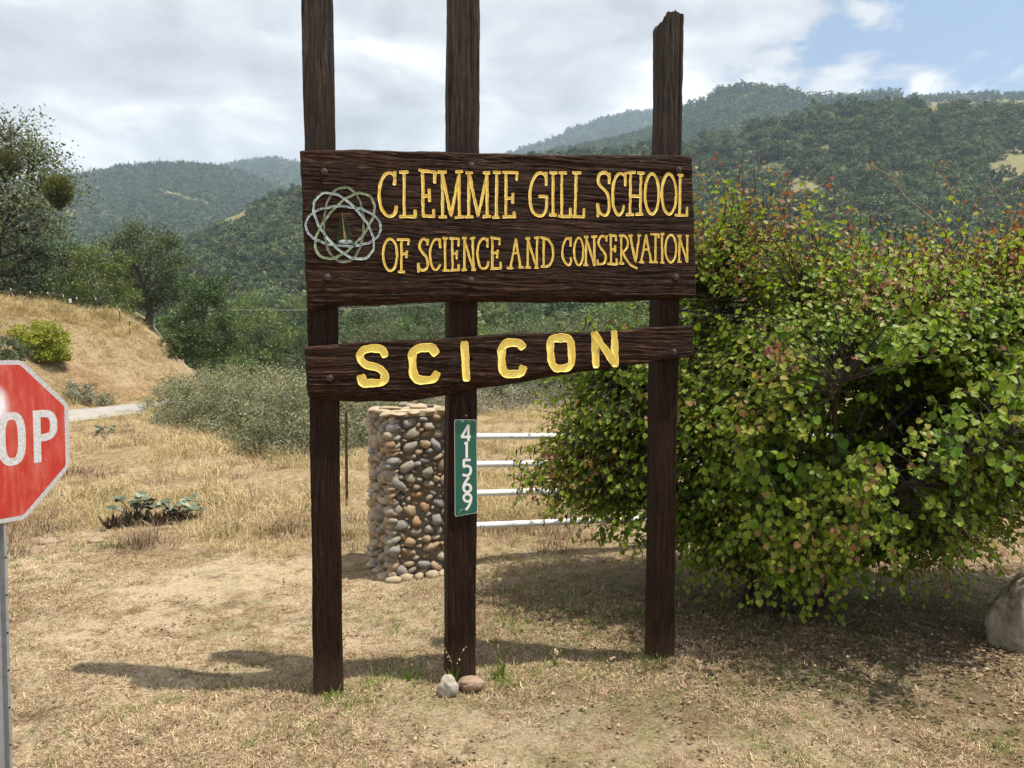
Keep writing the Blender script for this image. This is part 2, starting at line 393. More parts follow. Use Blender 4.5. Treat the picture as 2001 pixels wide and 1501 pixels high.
for nm,v in (('cut',cut),('straw',straw),('leafy',leafy)):
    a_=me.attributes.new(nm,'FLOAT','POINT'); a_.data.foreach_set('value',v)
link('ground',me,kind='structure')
# road
ry=np.arange(4,90,.5); rs=np.linspace(-1,1,9)
RY,RS=np.meshgrid(ry,rs,indexing='ij'); RX=road_c(RY)+RS*(ROADW+.12*fbm(RY*.5,RS*0,o=2,seed=8))
RZ=np.maximum(h_ground(RX,RY),0)*0+h_ground(RX,RY,False)+.05-.03*RS**2
mb=MB(); mb.add(np.stack([RX,RY,RZ],-1).reshape(-1,3),grid_faces(len(ry),9,True))
def f_road(N):
    o=N.new('ShaderNodeTexCoord').outputs['Object']
    n=N.noise(o,2.2,6,.65); n2=N.noise(o,30,5,.7)
    c=N.ramp(n,[(.3,(.21,.20,.18)),(.5,(.31,.29,.26)),(.7,(.38,.36,.32))])
    c=N.mix(N.ramp(N.noise(N.mapv(o,(1,.35,1)),.9,3,.5),[(.60,0.0),(.64,.7)]),c,(.17,.165,.16))
    return pbsdf(N,c,.9,.15,n2,.6,.01)
M['road']=mat('pale_road',f_road)
build(mb,'road',M['road'],smooth=True,kind='structure')

# ---- hills: each one a real slope standing at its own distance
def f_hill(N):
    o=N.new('ShaderNodeTexCoord').outputs['Object']
    md=N.new('ShaderNodeAttribute',attribute_name='meadow').outputs['Fac']
    n=N.noise(o,.035,7,.65); n2=N.noise(o,.25,6,.7)
    c=N.ramp(n2,[(.3,(.035,.045,.02)),(.5,(.075,.085,.038)),(.7,(.13,.12,.06))])
    c=N.mix(N.ramp(n,[(.55,0.0),(.66,.55)]),c,(.15,.125,.07))
    c=N.mix(md,c,N.ramp(n2,[(.3,(.13,.125,.055)),(.7,(.24,.215,.105))]))
    return pbsdf(N,c,.95,.05,n2,.6,.8)
M['hill']=mat('hill_soil',f_hill)
MEADOW={'near':[(455,425,60,10,-.40),(395,452,22,5,-.2),(520,492,22,8,0),(455,520,14,5,.1),(1975,332,48,22,-.15),(1570,372,34,14,.15),(1800,395,30,7,.1),(1690,330,22,6,.1),(1500,335,25,6,0),(420,560,14,5,0)],
        'left':[(212,423,9,13,.5),(150,418,16,8,.1),(240,430,14,5,.2),(100,430,20,5,0),(95,497,14,10,0),(360,385,50,5,.25),(200,368,10,4,0),(300,455,16,3,.1)],
        'mid':[(1850,205,60,5,.02),(1950,200,40,4,0),(1490,245,60,8,-.1)],'far':[]}
class Hill:
    def __init__(s,name,key,ridge,Yn,Yr,foot,amp,p=.8,lo=-900,hi=2900,nx=260,nv=60,seed=0,label=None):
        s.rx=[a for a,b in ridge]; s.ry=[b for a,b in ridge]; s.Yn,s.Yr,s.foot,s.amp,s.p,s.seed,s.key=Yn,Yr,foot,amp,p,seed,key
        s.lo,s.hi=lo,hi
        px=np.linspace(lo,hi,nx); v=np.concatenate([np.linspace(0,1,nv),1+np.linspace(.04,.5,8)])
        P,V=np.meshgrid(px,v); X,Yv,Z,py=s.at(P,V)
        m=MB(); m.add(np.stack([X,Yv,Z],-1).reshape(-1,3),grid_faces(len(v),nx))
        me=m.mesh(name,M['hill'],True)
        a=me.attributes.new('meadow','FLOAT','POINT'); a.data.foreach_set('value',s.meadow(P,py).ravel())
        link(name,me,kind='structure')
    def at(s,P,V):
        r=np.interp(P,s.rx,s.ry)+2.2*fbm(P/34,P*0+s.seed,o=3,seed=s.seed+3)
        Vc=np.minimum(V,1.0)
        py=s.foot+(r-s.foot)*Vc**s.p
        py=py+s.amp*np.sin(np.pi*Vc)**.7*fbm(P/150+V*1.2,V*3.2,o=4,seed=s.seed)
        Yv=s.Yn+(s.Yr-s.Yn)*V
        # height of the slope at that distance
        t=np.tan(np.arctan((750.5-py)/F)-PITCH)
        Z=EYE+t*np.minimum(Yv,s.Yr)-np.maximum(V-1,0)*(s.Yr-s.Yn)*.55
        X=(P-1000.5)/F*Yv*cp*1.0
        return X,Yv,Z,py
    def meadow(s,P,py):
        m=np.zeros_like(P,float)
        for cx,cy,rx,ry,an in MEADOW[s.key]:
            dx,dy=P-cx,py-cy; u=(dx*math.cos(an)+dy*math.sin(an))/1.15; w_=(-dx*math.sin(an)+dy*math.cos(an))/(1.9 if s.key=='near' else 1.15)
            q=np.sqrt((u/rx)**2+(w_/ry)**2)+.25*fbm(P/14,py/9,o=2,seed=77)
            m=np.maximum(m,1-sstep(.8,1.1,q))
        if s.key=='near': m=np.maximum(m,.6*sstep(.58,.72,fbm(P/46,py/13,o=3,seed=s.seed+50)))
        return m
hill_far=Hill('mountain','far',[(-900,380),(-200,372),(300,345),(400,332),(470,320),(530,313),(590,323),(700,350),(850,345),(1000,300),(1050,285),(1100,262),(1180,232),(1260,219),(1340,226),(1500,260),(2000,330),(2900,350)],1500,2350,420,6,seed=11)
hill_left=Hill('left_hill','left',[(-900,400),(-200,385),(0,372),(100,352),(180,338),(250,325),(330,320),(400,324),(470,336),(560,372),(680,430),(900,500),(2900,640)],430,1400,615,16,lo=-900,hi=1100,nx=240,seed=12)
hill_mid=Hill('ridge_hill','mid',[(800,400),(900,335),(1000,312),(1100,292),(1200,272),(1270,252),(1340,213),(1390,190),(1450,175),(1520,181),(1580,196),(1640,201),(1700,191),(1800,191),(1900,183),(2001,186),(2300,200),(2900,240)],520,1150,430,9,lo=800,seed=13)
hill_near=Hill('wooded_hill','near',[(-900,640),(0,625),(200,575),(330,525),(380,478),(430,438),(500,402),(590,374),(700,352),(850,335),(1000,318),(1200,302),(1340,287),(1450,256),(1560,224),(1680,206),(1760,209),(1850,205),(2001,214),(2300,230),(2900,262)],95,500,770,12,seed=14,nx=320,nv=90)

# ================================================================ foliage makers
def tree_meshes(seed,H,Rx,th,K,sub,per,leaf,mleaf,mbark,tr=.22,flat=.75,shape='d',low=.0,droop=.2,tw=3,lean=(0,0),spread=.13,curl=.12,outn=0.0):
    r=np.random.default_rng(seed); wb,cb=MB(),MB()
    top=np.array([lean[0],lean[1],th+(H-th)*.55])
    k=np.linspace(0,1,7); tp=np.outer(k,top)+np.stack([curl*np.sin(k*5+seed),curl*np.cos(k*4+seed)-curl*math.cos(seed),k*0],1)*Rx*.5
    tp[0]=0; tp-= 0; tp[0,2]=-.15
    if tr>0: tube(wb,tp,tr*(1-.72*k)+tr*.45*np.exp(-k*14),8)
    zc=th+(H-th)*(.5-low*.5); hz=(H-th)*(.5+low*.5)
    for i in range(K):
        a=i*2.399+r.uniform(-.4,.4); u=(i+.5)/K*1.8-.9
        z=zc+hz*u*.78; env=Rx*math.sqrt(max(.05,1-u*u)); rad=env*r.uniform(.45,.80)
        lr=Rx*r.uniform(.26,.42)
        c=np.array([math.cos(a)*rad+lean[0]*.7,math.sin(a)*rad+lean[1]*.7,max(z,lr*flat*.6)])
        tint=r.uniform(-.14,.14)
        t0=np.clip((c[2]*.55)/max(top[2],.1),.12,.95) ; s0=np.array([np.interp(t0,k,tp[:,j]) for j in range(3)])
        mid=(s0+c)/2+r.normal(0,.10,3)*Rx+np.array([0,0,.08*Rx])
        br=smooth_curve([s0,(s0*.6+mid*.4),mid,c],3)
        if tr>0: tube(wb,br,np.linspace(tr*.42,tr*.10,len(br)),5,cap=False)
        d=unit(r.normal(0,1,(sub,3))); q=r.random(sub)**.45
        sc_=c+d*q[:,None]*lr*np.array([1,1,flat])
        if tw and tr>0:
            for j in range(min(sub,tw*4)):
                tube(wb,[c*.75+mid*.25,(c+sc_[j])/2+r.normal(0,.04,3)*Rx,sc_[j]],[tr*.10,tr*.06,tr*.03],3,cap=False)
        P=np.repeat(sc_,per,0)+r.normal(0,1,(sub*per,3))*lr*spread*np.array([1.3,1.3,.8])
        P[:,2]=np.maximum(P[:,2],.03)
        n=len(P); out=unit(P-c)
        nor=unit(r.normal(0,.75 if not outn else .38,(n,3))+np.array([0,0,.75 if not outn else .25])+(out*.5 if not outn else unit(P-np.array([0,0,zc*.8]))*outn))
        tip=unit(r.normal(0,1,(n,3))+out*.5-np.array([0,0,droop]))
        leaves(cb,P,tip,nor,leaf*r.uniform(.6,1.3,n),np.clip(.5+tint+r.normal(0,.16,n),0,1),shape)
    return (wb.mesh('trunk',mbark,True) if tr>0 else None),cb.mesh('crown',mleaf,False)
G_OAK=[(0,(.026,.044,.012)),(.35,(.058,.098,.026)),(.65,(.092,.145,.038)),(1,(.15,.20,.065))]
M['oak_leaf']=leaf_mat('oak_leaf',G_OAK,.2)
M['oak_pale']=leaf_mat('pale_oak_leaf',[(0,(.05,.065,.03)),(.4,(.10,.12,.06)),(.7,(.14,.165,.085)),(1,(.20,.22,.12))],.22)
M['oak_bright']=leaf_mat('bright_oak_leaf',[(0,(.045,.065,.014)),(.4,(.095,.13,.030)),(.7,(.14,.18,.045)),(1,(.20,.23,.08))],.25)
M['wood_leaf']=leaf_mat('woodland_leaf',[(0,(.032,.045,.019)),(.4,(.075,.098,.042)),(.7,(.115,.145,.062)),(1,(.19,.21,.11))],.15,.7,.1,objvar=.55,hv=.085)
M['sage_leaf']=leaf_mat('sage_leaf',[(0,(.10,.11,.065)),(.4,(.17,.18,.105)),(.7,(.25,.25,.155)),(1,(.36,.34,.24))],.2,.7,.1,objvar=.1)
M['grey_leaf']=leaf_mat('grey_brush_leaf',[(0,(.13,.125,.085)),(.5,(.24,.23,.17)),(1,(.40,.37,.29))],.15,.8,.1,objvar=.1)
M['lime_leaf']=leaf_mat('lime_leaf',[(0,(.10,.12,.012)),(.4,(.23,.27,.022)),(.7,(.32,.35,.035)),(1,(.42,.43,.07))],.3,objvar=.05)
M['bark']=bark_mat('oak_bark',(.05,.042,.034),(.19,.165,.135))
M['dark_bark']=bark_mat('dark_bark',(.022,.017,.013),(.085,.068,.052))
M['pale_twig']=bark_mat('pale_twig',(.14,.11,.085),(.36,.31,.25),20)
M['spire']=leaf_mat('conifer_needles',[(0,(.02,.028,.02)),(.6,(.05,.06,.04)),(1,(.11,.11,.09))],0,.8,.1,objvar=.3)
M['straw']=leaf_mat('straw_blade',[(0,(.20,.135,.07)),(.35,(.38,.28,.14)),(.7,(.53,.42,.235)),(1,(.68,.58,.38))],.15,.7,.15,objvar=.22)
M['thatch']=leaf_mat('thatch_blade',[(0,(.12,.075,.042)),(.35,(.29,.20,.115)),(.7,(.47,.355,.22)),(1,(.64,.51,.34))],.1,.8,.1,objvar=.30)
M['grass']=leaf_mat('green_blade',[(0,(.07,.11,.02)),(.5,(.14,.20,.035)),(1,(.27,.32,.09))],.3,.6,.2,objvar=.2)
M['litter']=leaf_mat('dead_leaf',[(0,(.09,.055,.035)),(.5,(.20,.135,.08)),(.85,(.28,.20,.125)),(1,(.42,.34,.24))],.0,.8,.1,objvar=.25)

# sources for scattered stuff (kept out of the scene collection, drawn only through the scatters)
def scatter(name,label,pts,rot,scl,idx,sources,**props):
    c=bpy.data.collections.new(name+'_sources')
    for i,me in enumerate(sources):
        o=bpy.data.objects.new('%s_source_%02d'%(name,i),me); c.objects.link(o)
    pts=np.asarray(pts,float); me=bpy.data.meshes.new(name); me.vertices.add(len(pts)); me.vertices.foreach_set('co',pts.ravel())
    for nm,ty,ar,key in (('rot','FLOAT_VECTOR',rot,'vector'),('scl','FLOAT_VECTOR',scl,'vector'),('idx','INT',idx,'value')):
        a=me.attributes.new(nm,ty,'POINT'); a.data.foreach_set(key,np.asarray(ar).ravel())
    o=link(name,me,**props); o['label']=label; o['kind']='stuff'
    ng=bpy.data.node_groups.new(name,'GeometryNodeTree')
    ng.interface.new_socket('Geometry',in_out='INPUT',socket_type='NodeSocketGeometry'); ng.interface.new_socket('Geometry',in_out='OUTPUT',socket_type='NodeSocketGeometry')
    n=ng.nodes; L=ng.links; gi=n.new('NodeGroupInput'); go=n.new('NodeGroupOutput')
    ci=n.new('GeometryNodeCollectionInfo'); ci.inputs[0].default_value=c; ci.inputs[1].default_value=True; ci.inputs[2].default_value=True
    ip=n.new('GeometryNodeInstanceOnPoints'); ip.inputs['Pick Instance'].default_value=True
    def na(ty,nm):
        a=n.new('GeometryNodeInputNamedAttribute'); a.data_type=ty; a.inputs[0].default_value=nm; return a.outputs[0]
    L.new(gi.outputs[0],ip.inputs['Points']); L.new(ci.outputs[0],ip.inputs['Instance']); L.new(na('INT','idx'),ip.inputs['Instance Index'])
    L.new(na('FLOAT_VECTOR','rot'),ip.inputs['Rotation']); L.new(na('FLOAT_VECTOR','scl'),ip.inputs['Scale']); L.new(ip.outputs[0],go.inputs[0])
    md=o.modifiers.new('scatter','NODES'); md.node_group=ng
    return o
def rotz(n,tilt=0.0): return np.stack([rng.normal(0,tilt,n) if tilt else np.zeros(n),rng.normal(0,tilt,n) if tilt else np.zeros(n),rng.uniform(0,6.283,n)],1)
def s3(a): return np.stack([a,a,a],1)
# woods on the hills
lod_mid=[tree_meshes(100+i,1.5,.85,.12,9,10,8,.16,M['wood_leaf'],M['dark_bark'],tr=0,flat=.85,low=.4,spread=.17,outn=1.3)[1] for i in range(5)]
lod_far=[tree_meshes(120+i,1.4,.8,.1,6,5,5,.30,M['wood_leaf'],M['dark_bark'],tr=0,flat=.85,low=.4,spread=.2,outn=1.3)[1] for i in range(4)]
def spire_mesh(seed,n=60):
    r=np.random.default_rng(seed); cb=MB(); t=r.random(n); a=r.uniform(0,6.28,n); R_=.14*(1-t)+.015
    P=np.stack([np.cos(a)*R_*.3,np.sin(a)*R_*.3,.12+t*.86],1); tip=np.stack([np.cos(a),np.sin(a),-.2+0*a],1)
    leaves(cb,P,tip,np.tile([0,0,1.],(n,1))+r.normal(0,.3,(n,3)),R_*1.2+.03,r.random(n)); tube(cb,[[0,0,-.1],[0,0,.6],[0,0,1]],[.02,.012,.004],4,rnd=.2,cap=False)
    return cb.mesh('spire',M['spire'])
def dead_mesh(seed):
    r=np.random.default_rng(seed); cb=MB(); tube(cb,[[0,0,-.1],[.01,0,.6],[0,0,1]],[.022,.014,.005],4,rnd=.9,cap=False)
    for i in range(9):
        z=r.uniform(.3,.95); a=r.uniform(0,6.28); l=.14*(1-z)+.03; tube(cb,[[0,0,z],[math.cos(a)*l,math.sin(a)*l,z+.02]],[.007,.003],3,rnd=.9,cap=False)
    return cb.mesh('dead_spire',M['spire'])
spires=[spire_mesh(1),spire_mesh(2),dead_mesh(3),dead_mesh(4)]
def wood_on(h,name,label,n,smin,smax,lod,pxr,seed,far=False,thin=.0,vmin=.0):
    r=np.random.default_rng(seed)
    P=r.uniform(*pxr,n); Y2=h.Yn**2+r.random(n)*(h.Yr**2-h.Yn**2); V=(np.sqrt(Y2)-h.Yn)/(h.Yr-h.Yn)
    X,Yv,Z,py=h.at(P,V)
    keep=(h.meadow(P,py)<.4+.0*X)&(V>vmin)&(r.random(n)>thin*sstep(.1,.6,fbm(P/60,py/25,o=3,seed=seed+5)))
    keep|=(r.random(n)<.04)&(V>vmin)
    X,Yv,Z,V,P=X[keep],Yv[keep],Z[keep],V[keep],P[keep]; m=len(X)
    s=smin*.55+(smax-smin*.55)*r.random(m)**.8*(1+.3*r.random(m)**4)
    S=np.stack([s*r.uniform(.85,1.2,m),s*r.uniform(.85,1.2,m),s*r.uniform(.75,1.1,m)],1)
    scatter(name,label,np.stack([X,Yv,Z-.12*s],1),rotz(m),S,r.integers(0,len(lod),m),lod)
    return m
wood_on(hill_near,'oak_woodland','dark green oak wood covering the near hill slopes behind the sign',14500,3.0,6.4,lod_mid,(-260,2260),201,thin=.35,vmin=.06)
wood_on(hill_left,'hazy_woodland','hazy grey green wood covering the far hillside at left',26000,4.2,7.6,lod_far,(-260,1000),202,thin=.55)
wood_on(hill_mid,'ridge_woodland','blue green wood on the domed hill right of the tallest bare post top',17000,3.8,6.6,lod_far,(850,2260),203,thin=.3,vmin=.25)
wood_on(hill_far,'distant_woodland','blue hazed forest on the farthest mountains',15000,9,15,lod_far,(-260,1500),204,thin=.3)
def ridge_trees(h,name,label,n,pxr,smin,smax,seed,srcs,vlo=.93):
    r=np.random.default_rng(seed); P=r.uniform(*pxr,n); V=1-(1-vlo)*r.random(n)**2; X,Yv,Z,py=h.at(P,V); s=r.uniform(smin,smax,n)
    scatter(name,label,np.stack([X,Yv,Z-.3],1),rotz(n),s3(s),r.integers(0,len(srcs),n),srcs)
ridge_trees(hill_left,'ridge_pines','thin conifers and burnt snags along the skyline of the far left hill',420,(100,520),6,14,211,spires,.88)
ridge_trees(hill_far,'mountain_pines','thin snags along the skyline of the farthest mountains',600,(330,1330),9,20,212,spires,.9)
ridge_trees(hill_mid,'hilltop_pines','small round trees and conifers on the crest of the domed hill',260,(1300,1750),5,12,213,[spires[0]]+lod_far[:2],.96)
# ================================================================ THE WOODEN SIGN
A=gnd(642,1365); B=gnd(1290,1300)
TH=math.atan2(B[1]-A[1],B[0]-A[0]); SO=np.array([A[0],A[1],0.0])
U=np.array([math.cos(TH),math.sin(TH),0]); NN=np.array([-math.sin(TH),math.cos(TH),0])
def loc(px,py,y=0.0):
    """pixel -> (x, z) on the sign's own plane at local depth y"""
    d=ray(px,py); o=np.array([0,0,EYE])-SO
    t=(y-o@NN)/(d@NN); p=o+d*t
    return np.array([p@U,p[2]])
def locs(P,y): return np.array([loc(a,b,y) for a,b in P])
sign=thing('entrance_sign','dark stained timber entrance sign with two carved boards bolted to three tall square posts','sign',SO,TH)
# posts ----------------------------------------------------------
def post(bot,top,depth,seed,zmin,ragged=False,label=None,crack=.5):
    """bot/top: (front left px, front right px, y)"""
    r=np.random.default_rng(seed)
    b0,b1=loc(bot[0],bot[2]),loc(bot[1],bot[2]); t0,t1=loc(top[0],top[2]),loc(top[1],top[2])
    nz=190; per=64; zt=(t0[1]+t1[1])/2 if ragged else 4.42+.05*seed%.2
    zb=min(b0[1],b1[1]); s=np.linspace(0,1,nz)
    # perimeter as unit square 0..1 with small corner rounding
    q=np.arange(per)/per*4; side=q.astype(int); fr=q-side
    sx=np.select([side==0,side==1,side==2,side==3],[fr,1+0*fr,1-fr,0*fr]); sy=np.select([side==0,side==1,side==2,side==3],[0*fr,fr,1+0*fr,1-fr])
    cx,cy=sx-.5,sy-.5; rr=np.maximum(0,(np.abs(cx)+np.abs(cy))-.93); sx=.5+cx*(1-rr*.9); sy=.5+cy*(1-rr*.9)
    z0=zmin; 
    if ragged: zprof=zt+np.interp(sx,[0,.08,.2,.5,.75,1],[-.05,-.018,.002,.008,.004,-.006])+.003*r.normal(0,1,per)-.02*(sy>.5)
    else: zprof=np.full(per,zt)+.015*r.normal(0,1,per)
    S,Q=np.meshgrid(s,np.arange(per),indexing='ij')
    Z=z0+(zprof[None,:]-z0)*S
    zf=(Z-b0[1])/(t0[1]-b0[1]); xl=b0[0]+(t0[0]-b0[0])*zf; xr=b1[0]+(t1[0]-b1[0])*(Z-b1[1])/(t1[1]-b1[1])
    Xc=xl+(xr-xl)*sx[None,:]; Yc=depth*sy[None,:]+0*Z
    # weathering: long grain ridges, bowed edges, drying cracks
    nx=np.where(np.abs(cx)>=np.abs(cy)-1e-6,np.sign(cx),0); ny=np.where(np.abs(cy)>=np.abs(cx)-1e-6,np.sign(cy),0)
    g=.0022*fbm(Q*.9+seed*7,Z*.8,o=3,seed=seed)+.004*fbm(Q*.05,Z*2.2,o=4,seed=seed+1)+.0012*fbm(Q*.5,Z*22,o=2,seed=seed+2)
    ck=np.zeros_like(Z)
    for k in range(4):
        c0=r.uniform(2,14) if k<2 else r.uniform(16,62); pth=c0+1.1*vnoise(Z*.7,Z*0+k,seed=seed+9)
        ck+=np.exp(-((Q-pth)/.75)**2)*sstep(-.35,.25,vnoise(Z*.55,Z*0+k*3.3,seed=seed+20))*(.011 if k<2 else .006)
    Xc=Xc+nx[None,:]*(g-ck*crack); Yc=Yc+ny[None,:]*(g-ck*crack)
    m=MB(); n0=nz*per; i=np.arange(nz-1)[:,None]*per; j=np.arange(per)[None,:]; j2=(j+1)%per
    f=np.stack([i+j,i+j2,i+per+j2,i+per+j],-1).reshape(-1,4)
    V=np.stack([Xc,Yc,Z],-1).reshape(-1,3)
    cen=np.array([[Xc[-1].mean(),Yc[-1].mean(),Z[-1].mean()-.02]])
    m.add(np.concatenate([V,cen]),f)
    t=np.stack([ (nz-1)*per+np.arange(per),(nz-1)*per+(np.arange(per)+1)%per,np.full(per,n0)],1); m.f.append(t); m.r.append(np.full(per,.5)); m.m.append(np.zeros(per,np.int32))
    o=build(m,'post',M['wood_z'],sign,smooth=False)
    if label: o['label']=label
    return o
post((614,670,1365),(590,651,0),.155,1,-.3,label='left post')
post((874,930,1335),(879,938,0),.165,2,-.3,label='middle post carrying the green number plate')
post((1278,1318,1300),(1297,1337,24),.17,3,-.3,ragged=True,label='right post with a ragged weathered top')

# carved lettering ------------------------------------------------
def Zm(ox,oy,k): return lambda u,v:(ox+u/k,oy+v/k)
z1=Zm(560,270,4.2886); z2=Zm(960,270,4.2886); z8=Zm(660,580,3.335); z6=Zm(590,350,8.341); z7=Zm(860,780,5.771)
def ell(cx,cy,rx,ry,rot=0,n=22,sq=1.0):
    a=np.arange(n)/n*2*math.pi; ca=np.sign(np.cos(a))*np.abs(np.cos(a))**sq; sa=np.sign(np.sin(a))*np.abs(np.sin(a))**sq
    x=rx*ca; y=ry*sa
    return [(cx+x_*math.cos(rot)-y_*math.sin(rot),cy+x_*math.sin(rot)+y_*math.cos(rot)) for x_,y_ in zip(x,y)]
def pr(l): return [(l[i],l[i+1]) for i in range(0,len(l),2)]
# every letter: (name, zoom, [strokes]);  s = straight, c = curved, o = closed oval
T1=[
('C',z1,[('s',[906,388,908,282]),('c',[906,322,884,298,852,291,818,315,790,370,777,450,780,530,800,600,830,642,870,655,900,640,916,605,920,572])]),
('L',z1,[('s',[985,282,985,655]),('s',[950,284,1015,284]),('s',[950,657,1080,659]),('s',[1080,657,1076,605])]),
('E',z1,[('s',[1140,275,1145,652]),('s',[1112,268,1140,275,1245,286]),('s',[1245,286,1240,372]),('s',[1145,490,1197,482]),('s',[1195,430,1200,528]),('s',[1145,653,1235,657]),('s',[1235,657,1232,600])]),
('M',z1,[('s',[1305,285,1308,658]),('s',[1268,283,1335,283]),('s',[1282,660,1337,660]),('s',[1305,300,1378,652,1442,320]),('s',[1445,285,1448,660]),('s',[1420,284,1472,280]),('s',[1415,664,1480,662])]),
('M',z1,[('s',[1528,290,1525,658]),('s',[1506,292,1556,290]),('s',[1498,660,1560,658]),('s',[1533,310,1605,657,1678,310]),('s',[1680,293,1680,655]),('s',[1652,292,1700,292]),('s',[1648,657,1708,657])]),
('I',z1,[('s',[1762,288,1757,662]),('s',[1736,288,1790,288]),('s',[1730,665,1778,663])]),
('E',z2,[('s',[125,290,122,656]),('s',[100,285,218,292]),('s',[218,292,212,350]),('s',[125,508,178,504]),('s',[182,465,178,542]),('s',[100,658,198,662]),('s',[196,662,192,620])]),
('G',z2,[('s',[460,288,460,392]),('c',[458,322,432,295,395,295,360,330,335,390,325,470,328,550,345,610,380,645,420,650,447,632,462,580,465,492]),('s',[402,487,467,492])]),
('I',z2,[('s',[518,290,518,645]),('s',[494,290,548,292]),('s',[490,645,542,645])]),
('L',z2,[('s',[592,290,590,652]),('s',[570,290,628,292]),('s',[564,653,662,658]),('s',[662,658,662,590])]),
('L',z2,[('s',[712,292,702,657]),('s',[684,290,748,292]),('s',[682,656,775,662]),('s',[775,662,778,592])]),
('S',z2,[('s',[988,377,990,296]),('c',[986,318,962,293,930,291,905,312,896,352,907,392,936,422,964,452,982,492,988,550,984,610,965,642,940,648,915,627,897,592,892,552]),('s',[891,550,895,656])]),
('C',z2,[('s',[1122,397,1125,290]),('c',[1120,318,1095,297,1065,302,1038,340,1022,400,1018,480,1022,560,1040,615,1062,643,1085,636,1104,608,1110,566])]),
('H',z2,[('s',[1168,290,1163,642]),('s',[1145,290,1205,290]),('s',[1132,642,1190,640]),('s',[1255,293,1248,640]),('s',[1228,292,1280,295]),('s',[1212,640,1268,638]),('s',[1165,486,1250,490])]),
('O',z2,[('o',ell(1347,468,58,168))]),
('O',z2,[('o',ell(1490,470,60,168))]),
('L',z2,[('s',[1585,310,1578,643]),('s',[1565,310,1605,312]),('s',[1542,645,1640,648]),('s',[1640,648,1642,582])]),
]
T2=[
('O',z1,[('o',ell(868,978,58,134))]),
('F',z1,[('s',[963,850,962,1118]),('s',[927,850,1025,852]),('s',[1025,852,1022,892]),('s',[963,974,1008,968]),('s',[1008,945,1005,1000]),('s',[937,1120,988,1122])]),
('S',z1,[('s',[1180,892,1185,848]),('c',[1180,866,1160,848,1136,849,1117,880,1117,920,1137,955,1165,990,1182,1030,1182,1075,1165,1100,1135,1107,1115,1090,1106,1055]),('s',[1103,1050,1105,1120])]),
('C',z1,[('s',[1287,917,1285,843]),('c',[1285,862,1262,846,1236,856,1213,900,1203,960,1208,1030,1222,1080,1245,1104,1268,1095,1285,1060])]),
('I',z1,[('s',[1328,838,1330,1106]),('s',[1312,840,1347,838]),('s',[1313,1108,1362,1108])]),
('E',z1,[('s',[1388,840,1392,1106]),('s',[1367,838,1445,842]),('s',[1445,842,1440,902]),('s',[1390,970,1426,965]),('s',[1428,945,1427,1010]),('s',[1376,1108,1445,1105]),('s',[1445,1105,1442,1060])]),
('N',z1,[('s',[1490,840,1490,1103]),('s',[1475,836,1506,840]),('s',[1472,1105,1508,1103]),('s',[1490,850,1564,1102]),('s',[1558,837,1568,1102]),('s',[1541,838,1576,835]),('s',[1552,1105,1583,1103])]),
('C',z1,[('s',[1685,912,1685,842]),('c',[1685,862,1660,841,1630,852,1608,900,1600,970,1610,1040,1630,1085,1660,1094,1683,1072,1692,1035])]),
('E',z1,[('s',[1725,838,1725,1093]),('s',[1711,835,1785,842]),('s',[1785,842,1782,892]),('s',[1725,964,1768,960]),('s',[1770,940,1765,1002]),('s',[1713,1095,1795,1092]),('s',[1795,1092,1792,1040])]),
('A',z2,[('s',[207,845,160,1087]),('s',[205,845,248,1085]),('s',[134,1088,179,1088]),('s',[231,1085,266,1083]),('s',[186,965,224,960])]),
('N',z2,[('s',[305,840,305,1084]),('s',[290,840,321,840]),('s',[286,1086,328,1084]),('s',[306,850,380,1080]),('s',[385,835,380,1085]),('s',[363,835,398,833]),('s',[364,1086,393,1085])]),
('D',z2,[('s',[440,840,438,1077]),('s',[416,835,446,838]),('s',[419,1078,450,1078]),('c',[440,842,475,852,505,890,519,950,514,1010,495,1055,465,1074,438,1077])]),
('C',z2,[('s',[665,903,665,833]),('c',[663,853,645,839,622,851,602,900,595,960,605,1020,630,1058,653,1064,668,1040,668,1002])]),
('O',z2,[('o',ell(733,950,37,116))]),
('N',z2,[('s',[795,830,793,1061]),('s',[781,828,809,830]),('s',[776,1062,808,1062]),('s',[797,840,864,1066]),('s',[862,825,866,1066]),('s',[843,828,882,822])]),
('S',z2,[('s',[965,862,968,818]),('c',[962,838,940,821,916,826,899,860,906,900,931,935,955,970,961,1010,950,1043,925,1056,897,1056]),('s',[893,1060,890,1020])]),
('E',z2,[('s',[1003,818,1003,1056]),('s',[989,812,1045,820]),('s',[1045,820,1048,857]),('s',[1003,935,1036,930]),('s',[1038,903,1038,952]),('s',[976,1055,1055,1057]),('s',[1055,1057,1050,1010])]),
('R',z2,[('s',[1090,818,1090,1049]),('s',[1074,816,1096,814]),('c',[1090,815,1117,820,1140,850,1145,890,1131,930,1103,956]),('c',[1103,956,1130,1010,1170,1063,1221,1090]),('s',[1075,1049,1108,1050])]),
('V',z2,[('s',[1167,820,1208,1040,1240,818]),('s',[1153,818,1181,818]),('s',[1228,815,1251,818])]),
('A',z2,[('s',[1297,812,1258,1038]),('s',[1297,812,1340,1033]),('s',[1239,1040,1276,1040]),('s',[1326,1038,1352,1038]),('s',[1274,930,1316,935])]),
('T',z2,[('s',[1378,806,1375,1037]),('s',[1337,806,1404,809]),('s',[1404,809,1400,832]),('s',[1360,1038,1390,1038])]),
('I',z2,[('s',[1432,805,1432,1040]),('s',[1421,805,1446,803]),('s',[1419,1042,1446,1042])]),
('O',z2,[('o',ell(1505,925,45,115))]),
('N',z2,[('s',[1578,820,1575,1037]),('s',[1563,820,1591,820]),('s',[1563,1038,1591,1038]),('s',[1579,828,1640,1036]),('s',[1642,820,1642,1036]),('s',[1629,820,1651,818])]),
]
